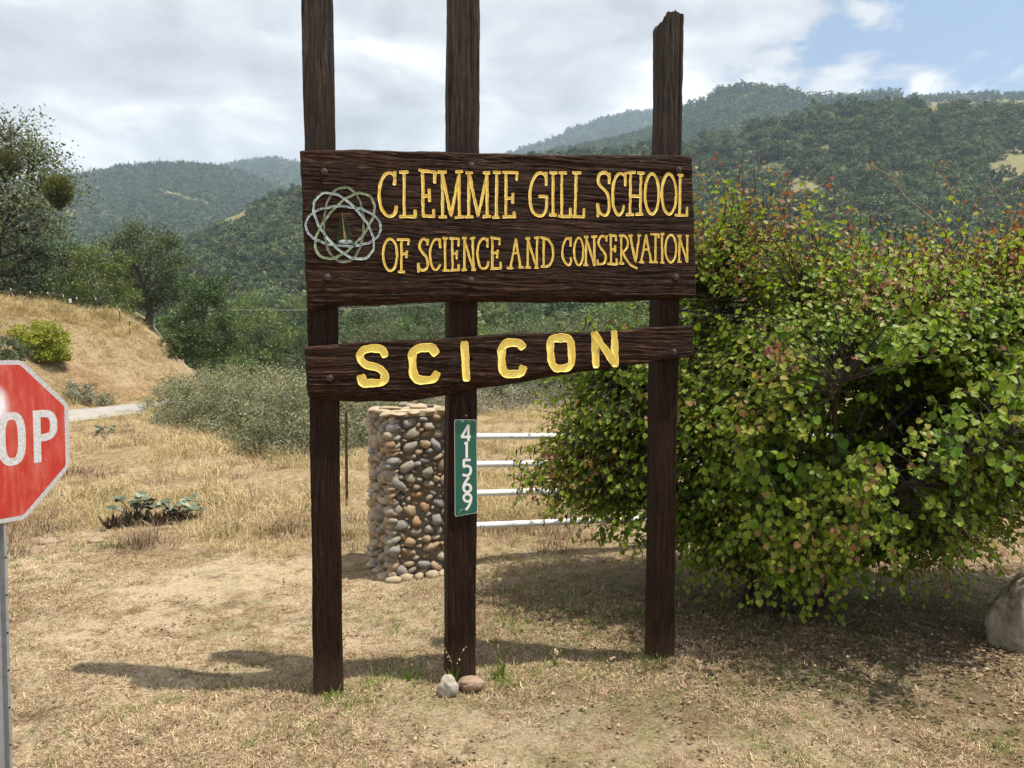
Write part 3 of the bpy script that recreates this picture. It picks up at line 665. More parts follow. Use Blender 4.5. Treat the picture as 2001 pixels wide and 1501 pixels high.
T3=[
('S',z8,[('r',[307,382,296,352,272,338,225,336,168,345,143,378,150,418,195,450,270,463,304,498,308,540,285,562,165,566,152,522])]),
('C',z8,[('r',[638,367,608,330,525,335,484,366,490,500,522,546,622,541,645,500])]),
('I',z8,[('s',[825,302,838,538])]),
('C',z8,[('r',[1202,330,1184,300,1102,300,1064,337,1070,470,1100,508,1195,501,1208,462])]),
('O',z8,[('q',[1396,272,1500,268,1520,300,1526,430,1500,464,1420,470,1392,430,1382,308])]),
('N',z8,[('s',[1672,240,1682,452]),('s',[1675,245,1806,440]),('s',[1801,230,1808,445])]),
]
def strokes_local(letter,yf):
    nm,z,st=letter; out=[]
    for k,c in st:
        p=[z(*q) for q in (c if k=='o' else pr(c))]
        L=locs(p,yf); closed=k in 'oq'
        if k in 'co': L=smooth_curve(L,4,closed)
        elif k in 'rq':
            # chiselled corners: short chamfers
            if closed: L=np.vstack([L,L[:1]])
            L=np.vstack([L[0]]+[a for i in range(len(L)-1) for a in (L[i]*.82+L[i+1]*.18,L[i]*.18+L[i+1]*.82)]+([L[-1]] if not closed else []))
            if closed: L=np.vstack([L[1:],L[1:2]])
        out.append((L,closed))
    return out
def seg_dist(PX,PZ,a,b):
    d=b-a; L=max(d@d,1e-12); t=np.clip(((PX-a[0])*d[0]+(PZ-a[1])*d[1])/L,0,1)
    return np.hypot(PX-(a[0]+t*d[0]),PZ-(a[1]+t*d[1]))
def ribbon(m,L,closed,wd,yf,prof,seed=0,flatcap=True):
    """painted floor and walls of a carved stroke. prof: [(offset in widths, depth)]"""
    r=np.random.default_rng(seed)
    # resample
    sg=np.linalg.norm(np.diff(L,axis=0),axis=1); tot=sg.sum(); n=max(3,int(tot/.010)); cs=np.concatenate([[0],np.cumsum(sg)])
    q=np.linspace(0,tot,n); P=np.stack([np.interp(q,cs,L[:,k]) for k in (0,1)],1)
    # keep exact corners
    T=np.gradient(P,axis=0); 
    if closed: T[0]=T[-1]=P[1]-P[-2]
    T=unit(T); S=np.stack([-T[:,1],T[:,0]],1)
    ww=wd*(1+.13*fbm(q*28+seed*3.1,q*0,o=2,seed=seed)); cc=.0012*fbm(q*40,q*0+9,o=2,seed=seed+1)
    V=[]
    for off,dep in prof: 
        pt=P+S*(ww*off+cc)[:,None]; dj=dep+(.0007*fbm(q*60,q*0+off*9,o=2,seed=seed+2))
        V.append(np.stack([pt[:,0],yf+dj,pt[:,1]],1))
    V=np.stack(V,1); k=len(prof)
    m.add(V.reshape(-1,3),grid_faces(n,k),None)
    if not closed:
        for e,sgn in ((0,-1),(-1,1)):
            tipv=V[e].copy(); tipv[:,0]+=sgn*T[e,0]*wd*.30; tipv[:,2]+=sgn*T[e,1]*wd*.30; tipv[:,1]=yf-.0006
            mid=tipv[:, [0,2]].mean(0); tipv[:,0]=mid[0]+(tipv[:,0]-mid[0])*.7; tipv[:,2]=mid[1]+(tipv[:,2]-mid[1])*.7
            m.add(np.concatenate([V[e],tipv]),grid_faces(2,k,sgn<0))
VPROF=[(-.57,.0006),(-.50,-.0008),(-.34,.0016),(0,.0044),(.34,.0016),(.50,-.0008),(.57,.0006)]
FPROF=[(-.56,-.0010),(-.50,-.0018),(-.40,.0068),(-.15,.0080),(.15,.0080),(.40,.0068),(.50,-.0018),(.56,-.0010)]
def board(name,top,bot,left_in,lip,thick,yf,carves,seed,label):
    """front face as a relief: grain ridges, live lower edge, carved strokes. top/bot edges in photo pixels"""
    tp=locs(top,yf); bt=locs(bot,yf)
    nx=int(abs(tp[-1,0]-tp[0,0])/.0042); H=tp[:,1].max()-bt[:,1].min(); nz=int(H/.0036)
    s=np.linspace(0,1,nx); t=np.linspace(0,1,nz)
    def along(P):
        d=np.concatenate([[0],np.cumsum(np.linalg.norm(np.diff(P,axis=0),axis=1))]); d/=d[-1]
        return np.interp(s,d,P[:,0]),np.interp(s,d,P[:,1])
    tx,tz=along(tp); bx,bz=along(bt)
    tz=tz+.0035*fbm(s*16,s*0,o=4,seed=seed); bz=bz+.004*fbm(s*12,s*0+5,o=4,seed=seed)
    S,Tt=np.meshgrid(s,t,indexing='xy')
    X=bx[None]*(1-Tt)+tx[None]*Tt; Zz=bz[None]*(1-Tt)+tz[None]*Tt
    # ragged ends
    e=.004*fbm(Tt*9,Tt*0+seed,o=4,seed=seed+3); X=X+e*(np.abs(S-.5)*2)**30*np.sign(S-.5)
    wz=Zz+.020*fbm(X*1.6,Zz*3.0,o=3,seed=seed+4)+.03*np.exp(-((X-.55)**2+(Zz-2.6)**2)/.03)
    g=fbm(X*2.3,wz*62,o=3,seed=seed+5,g=.6); g2=fbm(X*6,wz*170,o=2,seed=seed+6)
    pt=.5+.5*fbm(X*1.3,Zz*5,o=2,seed=seed+7)
    D=.0024*(g*(.5+.9*pt))+.0009*g2+.004*sstep(.35,.8,fbm(X*1.1,wz*34,o=2,seed=seed+8))+.0016
    D=np.clip(D,0,.009)
    # edges rounded, lower live edge slopes back
    dt=(tz[None]-Zz); D=D+.016*np.exp(-(dt/.006)**2)
    lp=np.interp(s,*zip(*lip))[None]; db=Zz-bz[None]
    D=D+np.where(db<lp,((lp-db)/np.maximum(lp,.004))**1.1*thick*.55,0)+.010*np.exp(-(db/.005)**2)
    de=np.minimum(X-X[:,:1],X[:,-1:]-X); D=D+.018*np.exp(-(de/.006)**2)+.0*left_in
    for L,closed,wd,dep in carves:
        for i in range(len(L)-1):
            a,b=L[i],L[i+1]; mg=wd
            cm=(X[nz//2]>min(a[0],b[0])-mg)&(X[nz//2]<max(a[0],b[0])+mg)
            if not cm.any(): continue
            c0,c1=np.flatnonzero(cm)[[0,-1]]; c1+=1
            dd_=seg_dist(X[:,c0:c1],Zz[:,c0:c1],a,b)
            D[:,c0:c1]=np.maximum(D[:,c0:c1],np.where(dd_<wd*.5,dep,0))
    m=MB(); V=np.stack([X,yf+D,Zz],-1).reshape(-1,3); m.add(V,grid_faces(nz,nx))
    # rim to the back and the back sheet
    idx=np.concatenate([np.arange(nx),(np.arange(1,nz))*nx+nx-1,(nz-1)*nx+np.arange(nx-2,-1,-1),np.arange(nz-2,0,-1)*nx])
    rim=V[idx]; back=rim.copy(); back[:,1]=yf+thick
    mid=rim.copy(); mid[:,1]=np.maximum(rim[:,1],yf+thick*.5)+.002*vnoise(np.arange(len(idx))*.2,np.arange(len(idx))*0.,seed=4)
    k=len(idx); m.add(np.concatenate([rim,mid,back,[back.mean(0)]]),[[a,(a+1)%k,k+(a+1)%k,k+a] for a in range(k)]+[[k+a,k+(a+1)%k,2*k+(a+1)%k,2*k+a] for a in range(k)])
    m.f.append(np.array([[2*k+a,2*k+(a+1)%k,3*k] for a in range(k)])+m.n-3*k-1); m.r.append(np.full(k,.5)); m.m.append(np.zeros(k,np.int32))
    o=build(m,name,M['wood_x'],sign,smooth=True); o['label']=label
    me=o.data
    return o
YB=-.078; YS=-.070
W1,W2=.0158,.0122
carv=[];letters=[]
k=0
for T,wd in ((T1,W1),(T2,W2)):
    for le in T:
        st=strokes_local(le,YB); k+=1
        carv+=[(L,c,wd*1.08,.0105) for L,c in st]; letters.append((st,wd,k))
# emblem: four crossing orbits, a conifer and a nucleus
RINGS=[('ring_dull',ell(682,742,322,606,0,40,.92)),('ring_green',ell(700,765,318,628,math.radians(40),40,.90)),
       ('ring_blue',ell(675,770,608,322,math.radians(3),40,.92)),('ring_white',ell(682,765,330,632,math.radians(-40),40,.90))]
rings=[]
for j,(mt,pp) in enumerate(RINGS):
    L=smooth_curve(locs([z6(a+5*math.sin(i*2.3+j),b+5*math.cos(i*1.7+j*2)) for i,(a,b) in enumerate(pp)],YB),3,True)
    rings.append((mt,L)); carv.append((L,True,.0125,.009))
top=[(585,292),(700,291.5),(820,294),(900,297),(1000,300),(1100,302),(1200,301),(1355,303)]
bot=[(600,609.5),(625,606),(648,600),(690,596.5),(740,597),(800,592),(870,590),(960,587.5),(1060,589.5),(1150,590.5),(1230,589),(1300,585),(1363,580)]
lipb=[(0,.012),(.1,.03),(.25,.034),(.6,.034),(.85,.03),(1,.012)]
nb=board('name_board',top,bot,0,lipb,.076,YB,carv,40,'large carved upper board')
for st,wd,k in letters:
    m=MB()
    for i,(L,c) in enumerate(st): ribbon(m,L,c,wd,YB-.0002*i,VPROF,k*10+i)
    build(m,'letter',M['gold'],nb,smooth=False)
for j,(mt,L) in enumerate(rings):
    m=MB(); ribbon(m,L,True,.0112,YB-.0003*j,VPROF,900+j); build(m,'orbit_ring',M[mt],nb)
# conifer
m=MB(); L=locs([z6(655,540),z6(668,680),z6(682,820),z6(705,975)],YB)
V=[];wds=[.0015,.003,.0045,.0085]
for (x_,z_),w_ in zip(L,wds): V+= [[x_-w_,YB+.0005,z_],[x_,YB-.0025,z_],[x_+w_,YB+.0005,z_]]
m.add(V,grid_faces(4,3)); build(m,'emblem_trunk',M['tree_tan'],nb)
m=MB(); r=np.random.default_rng(5)
for i in range(17):
    t=i/16; bx_,by_=655+50*t,560+400*t; ln=28+150*t**.8
    for sg in (-1,1):
        a=locs([z6(bx_+sg*4,by_),z6(bx_+sg*ln*.55,by_+ln*.50),z6(bx_+sg*ln*(1 if sg>0 else .85),by_+ln*(.95 if sg>0 else .8))],YB)
        ribbon(m,a,False,.0042,YB,[(-.5,.0012),(0,-.0018),(.5,.0012)],300+i)
build(m,'emblem_foliage',M['tree_green'],nb)
m=MB()
for (cx,cy,rx,ry) in ((712,1022,132,40),(700,1092,75,20)):
    E=locs([z6(*q) for q in ell(cx,cy,rx,ry,0,20)],YB); c_=E.mean(0)
    V=np.concatenate([[[c_[0],YB-.005,c_[1]]],np.stack([E[:,0]*.6+c_[0]*.4,np.full(20,YB-.0045),E[:,1]*.6+c_[1]*.4],1),np.stack([E[:,0],np.full(20,YB+.002),E[:,1]],1)])
    m.add(V,[[0,1+(i+1)%20,1+i] for i in range(20)]); m.f.append(np.array([[1+i,1+(i+1)%20,21+(i+1)%20,21+i] for i in range(20)])+m.n-41); m.r.append(np.full(20,.5)); m.m.append(np.zeros(20,np.int32))
build(m,'emblem_nucleus',M['nucleus'],nb)
# lower board
top=[(595,679),(640,674),(700,669),(800,664.5),(880,660),(960,654),(1060,651),(1150,647),(1250,641.5),(1356,635)]
bot=[(600,776),(640,784),(700,787),(800,784.5),(860,775),(930,761),(980,756),(1060,742),(1140,727),(1200,719),(1260,712),(1358,697)]
carv=[];sl_=[]
for k,le in enumerate(T3):
    st=strokes_local(le,YS); wd=.0440 if le[0] not in 'IN' else .041
    carv+=[(L,c,wd*.98,.0125) for L,c in st]; sl_.append((st,wd,k))
hole=loc(920,702,YS); carv.append((np.array([hole,hole+1e-4]),False,.022,.03))
lb=board('lower_board',top,bot,0,[(0,.034),(.04,.05),(.15,.068),(.35,.066),(.5,.05),(.7,.034),(.85,.014),(1,.006)],.068,YS,carv,60,'narrow tapering lower board with yellow lettering')
for st,wd,k in sl_:
    m=MB()
    for i,(L,c) in enumerate(st): ribbon(m,L,c,wd,YS-.0003*i,FPROF,500+k*10+i)
    build(m,'letter',M['yellow'],lb)
def bolt(px,py,yf,par,seed):
    x,z=loc(px,py,yf); m=MB(); r=np.random.default_rng(seed)
    prof=[(.0195,.004),(.0195,-.003),(.0125,-.0035),(.0120,-.0085),(.0085,-.0125),(.0,-.0138)]
    a=np.arange(14)/14*6.283+r.random(); V=[]
    for i,(rd,y) in enumerate(prof): V.append(np.stack([x+rd*np.cos(a),np.full(14,yf+y),z+rd*np.sin(a)],1))
    V=np.stack(V); i=np.arange(5)[:,None]*14; j=np.arange(14)[None,:]; j2=(j+1)%14
    m.add(V.reshape(-1,3),np.stack([i+j,i+14+j,i+14+j2,i+j2],-1).reshape(-1,4)); build(m,'bolt',M['bolt'],par)
for i,(a,b) in enumerate(((634,335),(922,323),(1327,331),(640,541),(921,547),(1321,541))): bolt(a,b,YB,nb,i)
for i,(a,b) in enumerate(((645,738),(1317,687))): bolt(a,b,YS,lb,20+i)

# ================================================================ HOUSE NUMBER PLATE on the middle post
YP=-.012
M['plate_green']=mat('green_sheeting',lambda N:(lambda o:pbsdf(N,N.mix(N.ramp(N.noise(N.mapv(o,(1,1,6)),16,4,.6),[(.4,0.0),(.7,.35)]),(.004,.088,.058),(.008,.135,.088)),.38,.5))(N.new('ShaderNodeTexCoord').outputs['Object']))
M['plate_white']=plain('reflective_white',(.72,.72,.73),.4,.5,var=.05,scale=40)
num=thing('number_plate','tall green plate with white house number screwed to the middle timber post','number plate',SO,TH)
c4=[loc(888,820,YP),loc(931,820,YP),loc(933.5,1002,YP),loc(889,1010,YP)]
def rrect(c,rad,n=5):
    out=[]
    for i in range(4):
        p,a,b=c[i],c[i-1],c[(i+1)%4]; da=unit(a-p); db=unit(b-p)
        for t in np.linspace(0,1,n): out.append((p+da*rad)*(1-t)**2+p*2*t*(1-t)+(p+db*rad)*t*t)
    return np.array(out)
def slab(m,O,y0,y1):
    k=len(O); c=O.mean(0); V=np.concatenate([np.stack([O[:,0],np.full(k,y0),O[:,1]],1),np.stack([O[:,0],np.full(k,y1),O[:,1]],1),[[c[0],y0,c[1]],[c[0],y1,c[1]]]])
    m.add(V,[[i,(i+1)%k,k+(i+1)%k,k+i] for i in range(k)]); m.f.append(np.array([[i,2*k,(i+1)%k] for i in range(k)]+[[k+i,k+(i+1)%k,2*k+1] for i in range(k)])+m.n-2*k-2); m.r.append(np.full(2*k,.5)); m.m.append(np.zeros(2*k,np.int32))
O=rrect(c4,.016); m=MB(); slab(m,O,YP,YP+.003); pl=build(m,'plate',M['plate_white'],num)
cc=O.mean(0); m=MB(); slab(m,cc+(O-cc)*np.array([.966,.992]),YP-.0006,YP+.001); build(m,'green_face',M['plate_green'],num)
DG=[[('s',[318,292,320,470]),('s',[318,296,243,424]),('s',[240,426,342,426])],[('s',[300,487,300,662]),('s',[302,490,276,502])],
    [('s',[266,686,340,686]),('s',[268,686,266,762]),('c',[264,768,295,752,335,765,346,800,335,842,300,862,256,852])],
    [('c',[324,880,295,920,270,965,263,1005]),('o',ell(306,1004,40,44,0,16))],[('o',ell(308,1112,42,42,0,16)),('c',[350,1112,342,1160,320,1210,292,1248])]]
for k,st in enumerate(DG):
    m=MB()
    for i,(kk,c) in enumerate(st):
        p=[z7(*q) for q in (c if kk=='o' else pr(c))]; L=locs(p,YP)
        if kk in 'co': L=smooth_curve(L,5,kk=='o')
        sg=np.linalg.norm(np.diff(L,axis=0),axis=1); T=np.gradient(L,axis=0)
        if kk=='o': T[0]=T[-1]=L[1]-L[-2]
        T=unit(T); S=np.stack([-T[:,1],T[:,0]],1); w_=.0077
        if kk!='o': L=L.copy(); L[0]-=T[0]*.002; L[-1]+=T[-1]*.002
        V=np.stack([np.stack([(L+S*s_*w_)[:,0],np.full(len(L),YP-.0012-.0001*i),(L+S*s_*w_)[:,1]],1) for s_ in (-1,1)],1)
        m.add(V.reshape(-1,3),grid_faces(len(L),2))
    build(m,'digit',M['plate_white'],num)
for (a,b) in ((297,187),(296,1296)):
    x_,z_=loc(*z7(a,b),YP-.001); m=MB(); tube(m,[[x_,YP+.014,z_],[x_,YP-.004,z_]],[.005,.004],8); build(m,'screw',M['galv'],num)
m=MB()
for q in ([234,238,270,240,270,258,234,257],): slab(m,np.array([loc(*z7(a,b),YP) for a,b in pr(q)]),YP-.0013,YP-.0006)
build(m,'sticker',plain('faded_sticker',(.30,.36,.33),var=.4,scale=300),num)
sp2=plain('silver_pen',(.33,.42,.38),var=.4,scale=300)
for q in ([305,240,318,252,332,244,340,262,326,268],[210,1288,228,1262,222,1246,240,1248,236,1262,252,1244,262,1250,276,1236]):
    m=MB(); L=np.array([loc(*z7(a,b),YP) for a,b in pr(q)]); tube(m,np.stack([L[:,0],np.full(len(L),YP-.0012),L[:,1]],1),.0011,4); build(m,'scribble',sp2,num)

# ================================================================ STOP SIGN (left edge of the frame)
SA=math.radians(62); sc0=np.array([-2.414,3.50])
e1=atY(135,851,3.86); hw=.381
ctr=np.array([e1[0]-hw*math.cos(SA),e1[1]-hw*math.sin(SA)]); zc=e1[2]
stop=thing('stop_sign','weathered red octagonal STOP sign on a steel post at the left edge','road sign',(ctr[0],ctr[1],0),SA)
def f_stopred(N):
    o=N.new('ShaderNodeTexCoord').outputs['Object']; sx=N.new('ShaderNodeSeparateXYZ',{0:o}).outputs
    n=N.noise(N.mapv(o,(1,1,.22)),26,6,.65); n2=N.noise(o,5,4,.6)
    c=N.ramp(n,[(.3,(.36,.022,.014)),(.5,(.45,.040,.026)),(.68,(.52,.12,.09)),(.8,(.62,.30,.25))])
    c=N.mix(N.ramp(n2,[(.45,0.0),(.75,.45)]),c,(.54,.15,.11))
    # white glare on the sheeting painted into its colour, with a ragged edge
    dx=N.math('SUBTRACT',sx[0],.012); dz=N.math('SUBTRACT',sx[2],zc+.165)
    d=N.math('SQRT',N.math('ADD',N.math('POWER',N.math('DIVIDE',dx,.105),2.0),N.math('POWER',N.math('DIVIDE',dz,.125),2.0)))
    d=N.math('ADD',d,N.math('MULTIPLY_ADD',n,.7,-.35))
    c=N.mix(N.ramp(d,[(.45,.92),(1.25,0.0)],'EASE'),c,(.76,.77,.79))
    return pbsdf(N,c,.35,.5)
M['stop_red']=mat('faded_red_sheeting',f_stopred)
def f_crack(N):
    o=N.new('ShaderNodeTexCoord').outputs['Object']
    v=N.new('ShaderNodeTexVoronoi',{'Vector':N.mapv(o,(1,1,1.7)),'Scale':46.0},feature='DISTANCE_TO_EDGE').outputs['Distance']
    c=N.mix(N.ramp(v,[(.0,.75),(.07,0.0)]),N.ramp(N.noise(o,70,4,.6),[(.3,(.50,.49,.49)),(.7,(.66,.65,.65))]),(.30,.27,.27))
    return pbsdf(N,c,.5,.4)
M['stop_white']=mat('cracked_white_sheeting',f_crack)
M['stop_edge']=mat('dull_silver_border',lambda N:(lambda o:pbsdf(N,N.ramp(N.noise(o,120,4,.7),[(.35,(.30,.29,.29)),(.6,(.55,.54,.54))]),.5,.4))(N.new('ShaderNodeTexCoord').outputs['Object']))
def octo(a,rc=.02):
    k=a*math.tan(math.pi/8); c=np.array([(-k,a),(-a,k),(-a,-k),(-k,-a),(k,-a),(a,-k),(a,k),(k,a)])
    out=[]
    for i in range(8):
        p,q,s_=c[i],c[i-1],c[(i+1)%8]; da=unit(q-p); db=unit(s_-p)
        for t in np.linspace(0,1,4): out.append((p+da*rc)*(1-t)**2+p*2*t*(1-t)+(p+db*rc)*t*t)
    return np.array(out)+np.array([0,zc])
m=MB(); slab(m,octo(.381),-.0,.0025); build(m,'panel',M['stop_edge'],stop)
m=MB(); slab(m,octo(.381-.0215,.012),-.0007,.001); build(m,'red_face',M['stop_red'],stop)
# lettering: centre-lines in metres; letter height .254
hL=.254/2; ws=.036
def flat_ribbon(m,L,closed,w_,y,miter=True):
    L=np.asarray(L,float); T=np.gradient(L,axis=0)
    if closed: T[0]=T[-1]=L[1]-L[-2]
    T=unit(T); S=np.stack([-T[:,1],T[:,0]],1)
    V=np.stack([np.stack([(L+S*q*w_/2)[:,0],np.full(len(L),y),(L+S*q*w_/2)[:,1]],1) for q in (-1,1)],1); m.add(V.reshape(-1,3),grid_faces(len(L),2))
zl=zc+.010
def oval(cx,rx,rz,sq): return smooth_curve(np.array(ell(cx,zl,rx,rz,0,24,sq)),3,True)
h2=hL-ws/2
LT={'S':[('c',np.array([(-.222,.062),(-.232,.098),(-.262,h2),(-.295,.100),(-.303,.062),(-.285,.022),(-.250,-.012),(-.226,-.045),(-.226,-.080),(-.255,-h2),(-.292,-.098),(-.305,-.060)])+[-.005,zl])],
 'T':[('s',np.array([(-.150,h2),(-.010,h2)])+[0,zl]),('s',np.array([(-.080,h2),(-.080,-hL)])+[0,zl])],
 'O':[('o',oval(.104,.046,h2,.72))],
 'P':[('s',np.array([(.133,hL),(.133,-hL)])+[.089,zl]),('c2',np.array([(.133,h2),(.168,h2),(.196,h2-.006),(.211,h2-.028),(.215,.052),(.211,.020),(.196,0),(.168,-.008),(.133,-.008)])+[.089,zl])]}
for i,(ch,st) in enumerate(LT.items()):
    m=MB()
    for j,(k_,P_) in enumerate(st):
        if k_[0]=='c': P_=smooth_curve(P_,4)
        flat_ribbon(m,P_,k_=='o',ws,-.0013-.0002*j)
    build(m,'letter',M['stop_white'],stop)
for dz in (.255,-.24):
    m=MB(); tube(m,[[0,.004,zc+dz],[0,-.006,zc+dz],[0,-.009,zc+dz]],[.012,.011,.004],10); build(m,'bolt',M['bolt'],stop)
# U-channel post with holes
m=MB(); zt=zc+.34
prof=[(-.038,.006),(-.026,.006),(-.018,.034),(.018,.034),(.026,.006),(.038,.006),(.038,.009),(.028,.009),(.020,.037),(-.020,.037),(-.028,.009),(-.038,.009)]
zs=[-.4,zt]; V=[[x,y,z] for z in zs for x,y in prof]; k=len(prof)
m.add(V,[[i,(i+1)%k,k+(i+1)%k,k+i] for i in range(k)]); 
sp_=build(m,'post',M['galv'],stop); sp_.location=(.035,0,0)
a=np.arange(8)/8*6.283; m=MB(); m.add(np.stack([.0055*np.cos(a),np.full(8,.0055),.0055*np.sin(a)],1),[list(range(8))]); hm=m.mesh('punched_hole',plain('dark_hole',(.01,.01,.01),var=0))
for i in range(24):
    link('punched_hole',hm,sp_,loc=(.031 if i%2 else -.031,0,.1+i*.09))

# ================================================================ STONE PILLAR
P0=gnd(768,1136); PB=gnd(735,1100)
PA=math.radians(27); pw=.66
pu=np.array([math.cos(PA),math.sin(PA)]); pv=np.array([-math.sin(PA),math.cos(PA)])
pc=P0[:2]+(pu+pv)*pw/2+np.array([-.03,0])
PH=atY(770,803,P0[1])[2]-.03
pil=thing('stone_pillar','square gate pillar of rounded river stones set in mortar behind the sign','pillar',(pc[0],pc[1],0),PA)
m=MB(); box(m,(0,0,(PH-.3)/2),(pw-.105,pw-.105,PH+.3)); build(m,'mortar_core',M['mortar'],pil)
def stone_mesh(seed,sub=2,rough=.12,squash=1):
    bm=bmesh.new(); bmesh.ops.create_icosphere(bm,subdivisions=sub,radius=1); r=np.random.default_rng(seed)
    co=np.array([v.co[:] for v in bm.verts]); o=r.uniform(0,50,3)
    n=fbm(co[:,0]*.8+o[0],co[:,1]*.8+o[1],co[:,2]*.8+o[2],o=3,seed=seed); co=co*(1+rough*n)[:,None]
    co=np.sign(co)*np.abs(co)**.84
    for q in range(3):
        nn=unit(r.normal(0,1,3)); dq=co@nn; co=co-np.outer(np.maximum(dq-.72,0)*.8,nn)
    for v,c in zip(bm.verts,co): v.co=c
    for f in bm.faces: f.smooth=True
    me=bpy.data.meshes.new('stone'); bm.to_mesh(me); bm.free(); me.materials.append(M['stone']); return me
SM=[stone_mesh(s,2,.42) for s in range(9)]
r=np.random.default_rng(12)
def place_stone(face,u,z,a,b,dep,tilt,proud):
    # face 0 front(-y) 1 left(-x) 2 back 3 right
    h=pw/2-.045+proud
    if face==0: p=(u,-h,z); e=Matrix.Rotation(tilt,4,'Y'); S=(a,dep,b)
    elif face==1: p=(-h,u,z); e=Matrix.Rotation(tilt,4,'X'); S=(dep,a,b)
    elif face==2: p=(u,h,z); e=Matrix.Rotation(tilt,4,'Y'); S=(a,dep,b)
    else: p=(h,u,z); e=Matrix.Rotation(tilt,4,'X'); S=(dep,a,b)
    return Matrix.Translation(p)@e@Matrix.Rotation(r.normal(0,.15),4,'Z')@Matrix.Diagonal((S[0],S[1],S[2],1))
hid=MB(); cnt=0
def pack(face,n_try):
    """dart throwing with shrinking stones so that they nest closely"""
    pts=[]; lo,hi=-pw/2+.03,pw/2-.03
    sizes=np.concatenate([r.uniform(.052,.070,120),r.uniform(.040,.054,1500),r.uniform(.028,.040,2600),r.uniform(.019,.026,2200)])
    for s_ in sizes:
        u=r.uniform(lo,hi); z=r.uniform(.015,PH-.045); as_=r.uniform(1.15,2.3); t=r.normal(0,.25) if r.random()>.25 else r.uniform(-1.2,1.2)
        a=s_*math.sqrt(as_)*.95; b=s_/math.sqrt(as_)
        ok=True
        ca,sa=math.cos(t),math.sin(t)
        for (u2,z2,a2,b2,t2) in pts:
            dx,dz=u2-u,z2-z; D=math.hypot(dx,dz)
            if D>a+a2: continue
            def rad(A_,B_,T_):
                x_=(dx*math.cos(T_)+dz*math.sin(T_))/D; y_=(-dx*math.sin(T_)+dz*math.cos(T_))/D
                return 1/math.sqrt((x_/A_)**2+(y_/B_)**2)
            if D<.93*(rad(a,b,t)+rad(a2,b2,t2)): ok=False;break
        if ok: pts.append((u,z,a,b,t))
    return pts
n_parts=0
for face in (0,1,3,2):
    P_=pack(face,0)
    for (u,z,a,b,t) in P_:
        mt=place_stone(face,u,z,a,b,min(a,b)*.95+.026,-t if face in(0,2) else t,r.uniform(-.018,.016))
        if face in (0,1) and n_parts<280:
            o=link('stone',SM[r.integers(0,9)],pil); o.matrix_local=mt; n_parts+=1
        else:
            me=SM[r.integers(0,9)]; co=np.empty(len(me.vertices)*3); me.vertices.foreach_get('co',co); co=co.reshape(-1,3)
            MM=np.array(mt); fc=np.empty(len(me.polygons)*3,np.int32); me.polygons.foreach_get('vertices',fc)
            hid.add(co@MM[:3,:3].T+MM[:3,3],fc.reshape(-1,3),r.random())
# corner stones on all four corners, cap stones on top
for cx_,cy_ in ((-1,-1),(1,-1),(-1,1),(1,1)):
    z=.05
    while z<PH-.03:
        b=r.uniform(.026,.044); a=r.uniform(.05,.075)
        mt=Matrix.Translation((cx_*(pw/2-.045),cy_*(pw/2-.045),z))@Matrix.Rotation(r.normal(0,.2),4,'Y')@Matrix.Rotation(r.uniform(0,6.28),4,'Z')@Matrix.Diagonal((a,a*.8,b,1))
        me=SM[r.integers(0,9)]; co=np.empty(len(me.vertices)*3); me.vertices.foreach_get('co',co); co=co.reshape(-1,3)
        MM=np.array(mt); fc=np.empty(len(me.polygons)*3,np.int32); me.polygons.foreach_get('vertices',fc)
        if (cx_,cy_)!=(1,1) and cx_<0 and n_parts<298: o=link('stone',me,pil); o.matrix_local=mt; n_parts+=1
        else: hid.add(co@MM[:3,:3].T+MM[:3,3],fc.reshape(-1,3),r.random())
        z+=b*1.75
build(hid,'stone_facing',M['stone'],pil,smooth=True,kind='stuff')
M['cap']=mat('cap_stone',lambda N:f_cob(N,(.24,.18,.11),(.50,.41,.29)))
m=MB(); box(m,(0,0,PH-.005),(pw-.06,pw-.06,.05)); 
capm=stone_mesh(77,2,.25); capm.materials.clear(); capm.materials.append(M['cap'])
build(m,'cap_mortar',M['cap'],pil)
for i in range(26):
    if i<16:
        q=i%4; u=(-.24+.16*(i//4)); x_,y_=((u,-pw/2+.04),(-pw/2+.04,u),(u,pw/2-.04),(pw/2-.04,u))[q]; zz=PH+.0
    else: x_,y_=r.uniform(-.24,.24,2); zz=PH+.025
    o=link('cap_stone',capm if i<25 else SM[3],pil); o.location=(x_,y_,zz+r.uniform(-.006,.008)); o.rotation_euler=(r.normal(0,.1),r.normal(0,.1),r.uniform(0,6.28)); o.scale=(r.uniform(.055,.12),r.uniform(.05,.09),r.uniform(.014,.028))
o=link('cap_stone',SM[1],pil); o.location=(-.02,.12,PH+.05); o.scale=(.07,.05,.03)
for i in range(9):
    o=link('base_stone',capm,pil); q=(-.30+.62*(i/5)) if i<6 else 0; x_,y_=((q,-pw/2-.01) if i<6 else (-pw/2-.01,-.2+.2*(i-6))); o.location=(x_,y_,.015); o.rotation_euler=(0,0,r.uniform(0,6)); o.scale=(r.uniform(.04,.09),r.uniform(.04,.07),r.uniform(.03,.05))

